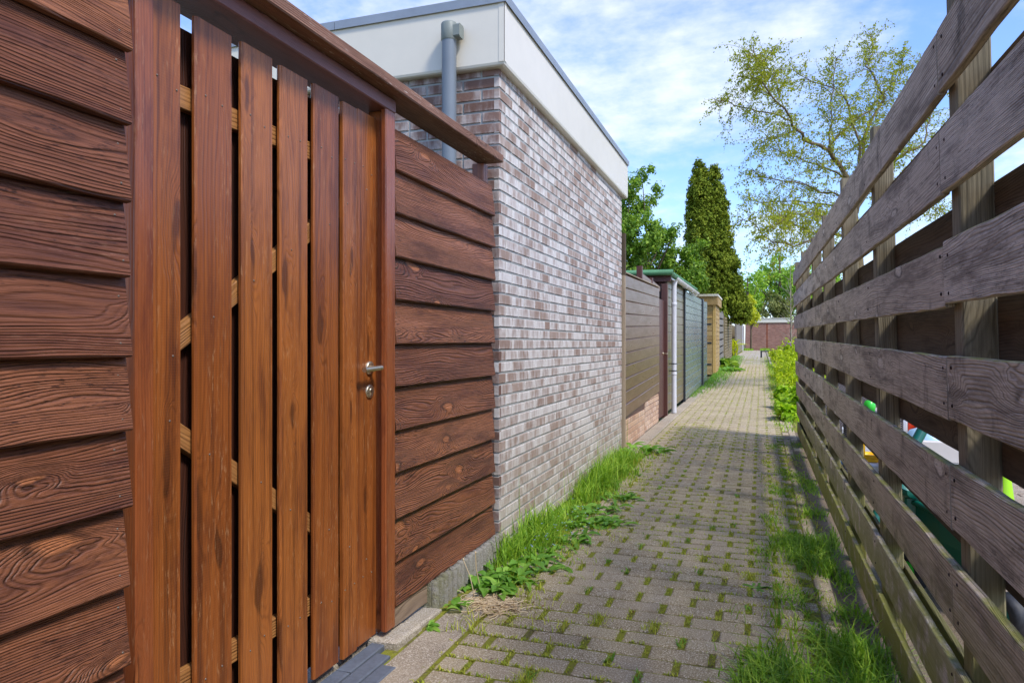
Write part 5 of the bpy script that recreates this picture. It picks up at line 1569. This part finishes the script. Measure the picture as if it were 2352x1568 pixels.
def trunk(parent, pts, rad, mat=None):
    mb = MB(); mb.tube(pts, rad, 9); return mb.build('trunk', mat or M['bark'], parent)
def limbs(parent, base, ends, r0, mat=None, name='branch'):
    mb = MB(); Rl = random.Random(2)
    for e in ends:
        b = Vector(base) + (Vector(e) - Vector(base)) * 0.0
        m1 = b.lerp(Vector(e), 0.35) + Vector((Rl.uniform(-.2, .2), Rl.uniform(-.2, .2), 0.1)); m2 = b.lerp(Vector(e), 0.7) + Vector((Rl.uniform(-.2, .2), Rl.uniform(-.2, .2), 0.1))
        mb.tube([b, m1, m2, e], [r0, r0 * 0.7, r0 * 0.4, r0 * 0.12], 6)
    return mb.build(name, mat or M['bark'], parent)

# leafy tree behind the shed with the green roof
D1 = 21.0
def BL_(lst, d, dd=0.0, Rz=random.Random(3)):
    return [(P(u, v, d + Rz.uniform(-dd, dd)), r / 1640.0 * d) for u, v, r in lst]
b1 = BL_([(1448, 430, 26), (1475, 405, 16), (1492, 388, 9), (1440, 480, 40), (1485, 470, 24), (1508, 440, 12), (1470, 540, 55), (1520, 545, 34), (1550, 530, 16), (1440, 600, 60), (1500, 610, 56), (1555, 600, 38), (1590, 580, 20), (1590, 630, 34), (1530, 660, 50), (1450, 670, 60), (1400, 520, 60), (1390, 620, 70), (1605, 655, 20), (1612, 560, 8)], D1, 1.0)
tb_ = P(1480, 789, D1)
pt_ = thing('garden_tree', 'bushy mid green tree behind the small shed with the green roof edge', 'tree', (tb_.x, tb_.y, 0.1))
Cc, Nn = cloud_pts(b1, 34, 0.17, 210, seed=4, shell=0.6)
leaves('crown', Cc, Nn, 0.105, M['pear'], pt_)
trunk(pt_, [(tb_.x, tb_.y, 0), (tb_.x + .1, tb_.y, 1.6), (tb_.x, tb_.y + .1, 3.2)], [0.14, 0.10, 0.06])
limbs(pt_, (tb_.x, tb_.y, 2.2), [tuple(c) for c, r in b1 if r > 0.2], 0.05)
# shoots that stick out
# conifer with two tips
D2 = 30.0
px2 = D2 / 1640.0
RT = random.Random(12)
bl = []
def col(us, vs, ws, n):
    for i in range(n):
        t = i / (n - 1)
        v = vs[0] + (vs[-1] - vs[0]) * t
        u = np.interp(v, vs, us); w = np.interp(v, vs, ws)
        for _ in range(max(1, int(1 + w / 14))):
            o_ = RT.uniform(-1, 1) * w * 0.55
            bl.append((P(u + o_, v + RT.uniform(-4, 4), D2 + RT.uniform(-.6, .6) * w * px2), (w * 0.52 + 4) * px2))
col([1608, 1610, 1613, 1618, 1622, 1630, 1640], [376, 400, 440, 500, 570, 650, 720], [5, 16, 26, 34, 42, 46, 50], 26)
col([1643, 1646, 1650, 1655, 1662], [388, 410, 450, 520, 600], [4, 9, 13, 18, 22], 16)
col([1632, 1632, 1636], [402, 430, 480], [8, 12, 14], 6)
col([1676, 1680, 1684], [590, 620, 660], [10, 18, 22], 5)
col([1690, 1696, 1700], [650, 690, 720], [16, 26, 30], 6)
ct = P(1640, 789, D2)
th = thing('conifer', 'tall dense dark green conifer with two rounded tips', 'tree', (ct.x, ct.y, 0.3))
g_ = np.random.default_rng(5)
Cs, Ns, Rn = [], [], []
for c, r in bl:
    k = int(75 * (r / 0.5) ** 1.6) + 6
    d = g_.normal(0, 1, (k, 3)); d /= np.linalg.norm(d, axis=1)[:, None]
    cc = np.array(c) + d * r * g_.uniform(0.8, 1.02, k)[:, None]
    for i in range(k):
        m = 20; cr = 0.15
        e = g_.normal(0, 1, (m, 3)); e /= np.linalg.norm(e, axis=1)[:, None]; e = e * 0.8 + d[i] * 0.5 + np.array([0, 0, .25]); 
        Cs.append(cc[i] + e * cr * g_.random(m)[:, None] ** 0.5); Ns.append(e)
        f = g_.random() * 0.5
        Rn.append(np.stack([f + g_.random(m) * 0.45, g_.random(m)], 1))
Cs = np.concatenate(Cs); Ns = np.concatenate(Ns); Rn = np.concatenate(Rn)
leaves('crown', Cs, Ns, 0.125, M['thuja'], th, asp=0.5, rn=Rn)
trunk(th, [(ct.x, ct.y, 0.2), (ct.x - .1, ct.y, 3), (ct.x - 0.35, ct.y, 6.5)], [0.25, 0.18, 0.08])

# shrubs and trees beyond the end of the path
def bush(name, label, cat, lst, d, per, cr, ncl, ls, mat, seed, trunk_r=0.1, shell_=0.6, dd=1.0, group=None):
    bl_ = BL_(lst, d, dd)
    u0 = sum(x[0] for x in lst) / len(lst); b = P(u0, 789, d); gzb = gz(b.y)
    o = thing(name, label, cat, (b.x, b.y, gzb), group)
    C_, N_ = cloud_pts(bl_, per, cr, ncl, seed=seed, shell=shell_)
    k = C_[:, 2] > gzb
    leaves('crown', C_[k], N_[k], ls, mat, o)
    top = max(c.z for c, r in bl_)
    trunk(o, [(b.x, b.y, gzb - .1), (b.x, b.y, (gzb + top) / 2), (b.x, b.y, top)], [trunk_r, trunk_r * .7, trunk_r * .2])
    limbs(o, (b.x, b.y, gzb + (top - gzb) * 0.4), [tuple(c) for c, r in bl_][:14], trunk_r * .4)
    return o
GB = 'trees beyond the far brick garage'
bush('broadleaf_tree', 'wide fresh green tree behind the right part of the far garage', 'tree', [(1790, 640, 34), (1830, 640, 40), (1760, 665, 30), (1800, 690, 44), (1850, 690, 50), (1735, 650, 26), (1755, 620, 16), (1725, 690, 26), (1775, 605, 14), (1890, 650, 45), (1790, 590, 10)], 76, 40, 0.6, 14, 0.33, M['maple'], 11, 0.3, dd=3, group=GB)
bush('broadleaf_tree', 'rounded green tree rising just right of the dark conifer', 'tree', [(1712, 668, 22), (1732, 700, 26), (1705, 700, 24), (1740, 640, 12), (1696, 640, 12)], 70, 40, 0.5, 16, 0.3, M['maple'], 12, 0.25, dd=1, group=GB)
bush('broadleaf_tree', 'dull olive tree just above the roof of the far brick garage', 'tree', [(1780, 690, 22), (1768, 712, 24), (1795, 715, 26), (1812, 700, 16), (1775, 735, 24), (1800, 740, 24)], 68, 40, 0.4, 20, 0.26, M['dull_leaf'], 13, 0.2, dd=1, group=GB)
bush('golden_shrub', 'bright yellow green shrub between the conifer and the far garage', 'shrub', [(1722, 706, 16), (1728, 722, 18), (1716, 730, 16), (1735, 735, 12), (1724, 690, 9)], 57, 40, 0.3, 40, 0.2, M['yellow_leaf'], 14, 0.08, dd=0.3)
# young bare tree in front of the far garage
yt = thing('young_tree', 'thin young tree with pale bare twigs at the edge of the far garage wall', 'tree', (P(1817, 830, 30).x, P(1817, 830, 30).y, 0.4))
mb = MB(); b = P(1817, 830, 30); mb.tube([(b.x, b.y, 0.35), P(1817, 760, 30), P(1815, 640, 30), P(1816, 600, 30)], [0.034, 0.027, 0.014, 0.006], 7); mb.build('trunk', M['twig'], yt)
mb = MB(); Ry = random.Random(3)
for _ in range(46):
    v0 = Ry.uniform(640, 800); p0 = P(1816, v0, 30)
    a = Ry.uniform(0, 6.28); l = Ry.uniform(0.25, 0.9)
    q = p0 + Vector((math.cos(a) * l * .7, math.sin(a) * l * .7, l * Ry.uniform(.3, 1)))
    mb.tube([p0, p0.lerp(q, .5) + Vector((0, 0, -.03)), q], [0.012, 0.008, 0.003], 4, caps=False)
mb.build('branch', M['twig'], yt)
C_, N_ = cloud_pts([(P(1816, v, 30), .25) for v in (620, 650, 690, 730)], 10, .12, 60, seed=9)
leaves('crown', C_, N_, 0.07, M['maple'], yt)

# yellow green shrubs along the right side
HG = 'yellow green shrubs along the right side of the path'
hs_ = [(0.62, 11.2, 0.42, 0.34, 'vine', 'lowest shrub with large rounded leaves beside the end of the grey fence', 0.11),
       (0.66, 12.8, 0.50, 0.42, 'vine', 'shrub with large leaves next to the low one at the fence end', 0.105),
       (0.95, 15.0, 0.62, 0.62, 'hedge', 'dense yellow green shrub behind the large-leaved ones', 0.06),
       (1.00, 18.0, 0.74, 0.72, 'hedge', 'wide yellow green shrub in the middle of the row', 0.06),
       (1.15, 21.5, 0.88, 0.86, 'hedge', 'yellow green shrub with purple blossoms', 0.065),
       (1.35, 26.0, 1.02, 0.95, 'hedge', 'tall yellow green shrub second from the black rail', 0.075),
       (1.25, 31.5, 1.05, 0.92, 'hedge', 'yellow green shrub closest to the low black rail', 0.08)]
for i, (x, y, rx, hh, m_, lb, ls) in enumerate(hs_):
    zb_ = gz(y)
    o = thing('shrub', lb, 'shrub', (x, y, zb_), HG)
    bl_ = []
    Rh = random.Random(40 + i)
    for k in range(16):
        a = Rh.uniform(0, 6.28); rr = Rh.uniform(0, 0.75) * rx
        hz_ = Rh.uniform(0.25, 0.8) * hh * (1 - 0.35 * (rr / rx) ** 2)
        bl_.append((Vector((x + math.cos(a) * rr, y + math.sin(a) * rr * 1.5, zb_ + hz_)), Rh.uniform(0.26, 0.42) * hh + .04))
    for k in range(5):
        bl_.append((Vector((x - rx * .6 + Rh.uniform(-.1, .1), y + Rh.uniform(-1.2, 1.2) * rx, zb_ + Rh.uniform(0.12, 0.4) * hh)), 0.22 * hh + .04))
    C_, N_ = cloud_pts(bl_, 20, 0.07 + 0.03 * (i > 2), 150 / max(0.6, rx), seed=60 + i, shell=0.7)
    k = (C_[:, 2] > zb_ + 0.01) & (C_[:, 0] > 0.20)
    leaves('foliage', C_[k], N_[k] + np.array([0, 0, .5]), ls, M[m_], o, asp=0.75 if m_ == 'vine' else 0.6)
    mb = MB()
    for k in range(16):
        mb.tube([(x + Rh.uniform(-.1, .1), y + Rh.uniform(-.1, .1), zb_ - .02), Vector((x, y, zb_)).lerp(bl_[k][0], .5), bl_[k][0]], [0.012, 0.009, 0.004], 5, caps=False)
    mb.build('stem', M['bark'], o)
    if i == 4:
        mb = MB()
        for _ in range(22):
            p = Vector((x + Rh.uniform(-.5, .5), y + Rh.uniform(-.5, .6), zb_ + hh * Rh.uniform(1.05, 1.2)))
            mb.lathe(p, [(.0001, .03), (.018, .02), (.022, 0), (.0001, -.02)], 6)
        mb.build('blossom', M['purple'], o)

# the birch
c4 = lambda x, y: ((1680 + x / 2.703) / 1.063, (40 + y / 2.703) / 1.063)
DB = 16.0
pb_ = P(*c4(1115, 2900), DB)
bt = thing('birch_tree', 'large airy birch with thin hanging twigs and young yellow green leaves', 'tree', (pb_.x, pb_.y, 0))
Rq = random.Random(77)
limb_px = [
    ([(1115, 1500), (1085, 1200), (1060, 1080), (1000, 980), (930, 880), (870, 850), (760, 815), (720, 750), (685, 680), (640, 610), (540, 510), (430, 400), (395, 320)], 0.105, 0.008, -1.8),
    ([(685, 690), (600, 650), (450, 625), (350, 600), (260, 555), (170, 545)], 0.035, 0.006, -1.0),
    ([(930, 860), (965, 815), (1080, 710), (1150, 650), (1240, 560), (1330, 470), (1400, 380), (1430, 200)], 0.055, 0.006, 1.6),
    ([(1130, 1000), (1135, 890), (1115, 790), (1080, 700), (1050, 560), (1000, 520), (880, 450), (780, 410), (680, 330)], 0.06, 0.006, 0.8),
    ([(1110, 1300), (1150, 1000), (1160, 800), (1300, 540), (1230, 400), (1170, 330), (1220, 240), (1200, 100)], 0.075, 0.006, 2.5),
    ([(1125, 1250), (1310, 990), (1450, 890), (1560, 830), (1570, 730), (1600, 650), (1640, 560)], 0.07, 0.006, 0.6),
    ([(1115, 1480), (1000, 1440), (890, 1450), (800, 1480), (700, 1520), (560, 1490), (450, 1380), (330, 1340)], 0.06, 0.006, -2.0),
    ([(1090, 1230), (1010, 1190), (880, 1165), (780, 1110), (640, 1090), (480, 1060), (420, 1000)], 0.045, 0.006, -0.5),
    ([(890, 1440), (790, 1420), (720, 1380), (620, 1370), (520, 1300)], 0.03, 0.005, 1.0),
    ([(940, 870), (950, 700), (940, 560), (960, 400), (990, 260)], 0.035, 0.005, 0.4),
    ([(1110, 1350), (960, 1250), (800, 1230), (650, 1220), (500, 1230), (380, 1200)], 0.04, 0.005, 2.2),
    ([(1120, 1100), (1250, 900), (1300, 750), (1420, 640), (1540, 560), (1580, 420)], 0.045, 0.005, -1.5),
    ([(1100, 1400), (900, 1320), (780, 1300), (640, 1320), (560, 1400)], 0.035, 0.005, -2.8),
    ([(1050, 1080), (900, 1000), (780, 960), (650, 920), (520, 850), (430, 900)], 0.04, 0.005, 1.3),
    ([(720, 760), (640, 780), (560, 800), (480, 850)], 0.02, 0.004, -0.8),
    ([(540, 510), (520, 400), (460, 300), (430, 230)], 0.015, 0.004, -2.2),
    ([(1130, 1000), (1200, 1100), (1400, 1150), (1600, 1250), (1700, 1350)], 0.04, 0.005, 1.0),
    ([(640, 610), (600, 480), (540, 360), (520, 260)], 0.014, 0.004, -1.9),
]
mb = MB(); twp = MB()
pts_all = []
start_d = {}
for px_l, r0, r1, dep in limb_px:
    n_ = len(px_l)
    P3 = []
    for i, (x, y) in enumerate(px_l):
        t = i / (n_ - 1)
        P3.append(P(*c4(x, y), DB + dep * t ** 1.3 + Rq.uniform(-.05, .05)))
    # refine with slight crookedness
    Q = [P3[0]]
    for a, b in zip(P3[:-1], P3[1:]):
        m_ = a.lerp(b, .5) + Vector((Rq.gauss(0, .03), Rq.gauss(0, .05), Rq.gauss(0, .03)))
        Q += [m_, b]
    rad = [r0 * 0.66 + (r1 - r0 * 0.66) * (i / (len(Q) - 1)) ** 0.75 for i in range(len(Q))]
    mb.tube(Q, rad, 8)
    for i in range(len(Q) - 1):
        seg = (Q[i + 1] - Q[i]).length
        k = max(1, int(seg / 0.13))
        for j in range(k):
            t = (i + j / k) / (len(Q) - 1)
            if t > 0.12:
                pts_all.append((Q[i].lerp(Q[i + 1], j / k), (Q[i + 1] - Q[i]).normalized(), t))
mb.build('branch', M['birch_bark'], bt)
trunk(bt, [(pb_.x + .15, pb_.y, -0.05), (pb_.x + .08, pb_.y, 1.5), P(*c4(1115, 1500), DB)], [0.20, 0.15, 0.115], M['birch_bark'])
LC, LN = [], []
for (p, t, f) in pts_all:
    for _ in range(Rq.choice([3, 4, 4])):
        a = Vector((Rq.gauss(0, 1), Rq.gauss(0, 1), Rq.gauss(0.25, .8))).normalized()
        d = (t * 0.55 + a * 0.9).normalized()
        L = Rq.uniform(0.3, 0.95) * (1.0 if f < .85 else .7)
        q = p.copy(); tw = [q.copy()]
        for k in range(7):
            d = (d + Vector((Rq.gauss(0, .14), Rq.gauss(0, .14), Rq.gauss(-.10, .10)))).normalized()
            q = q + d * (L / 7); tw.append(q.copy())
            if k >= 1:
                for _l in range(Rq.choice([3, 4, 5, 5])):
                    LC.append(q + Vector((Rq.gauss(0, .03), Rq.gauss(0, .03), Rq.gauss(-.03, .03)))); LN.append((Rq.gauss(0, 1), Rq.gauss(0, 1), Rq.gauss(0, 1)))
                if Rq.random() < 0.35:
                    e = q + Vector((Rq.gauss(0, .1), Rq.gauss(0, .1), Rq.uniform(-.25, .05)))
                    twp.tube([q, e], [0.0025, 0.0015], 3, caps=False)
                    for s in range(4):
                        LC.append(q.lerp(e, (s + 1) / 4) + Vector((Rq.gauss(0, .015), Rq.gauss(0, .015), Rq.gauss(0, .015)))); LN.append((Rq.gauss(0, 1), Rq.gauss(0, 1), Rq.gauss(0, 1)))
        twp.tube(tw, [0.006 * (1 - .75 * k / 7) for k in range(8)], 3, caps=False)
twp.build('twigs', M['birch_bark'], bt)
leaves('crown', np.array([tuple(v) for v in LC]), np.array(LN), 0.047, M['birch'], bt, asp=0.75)
print('birch leaves', len(LC), 'joints', len(JOINTS))
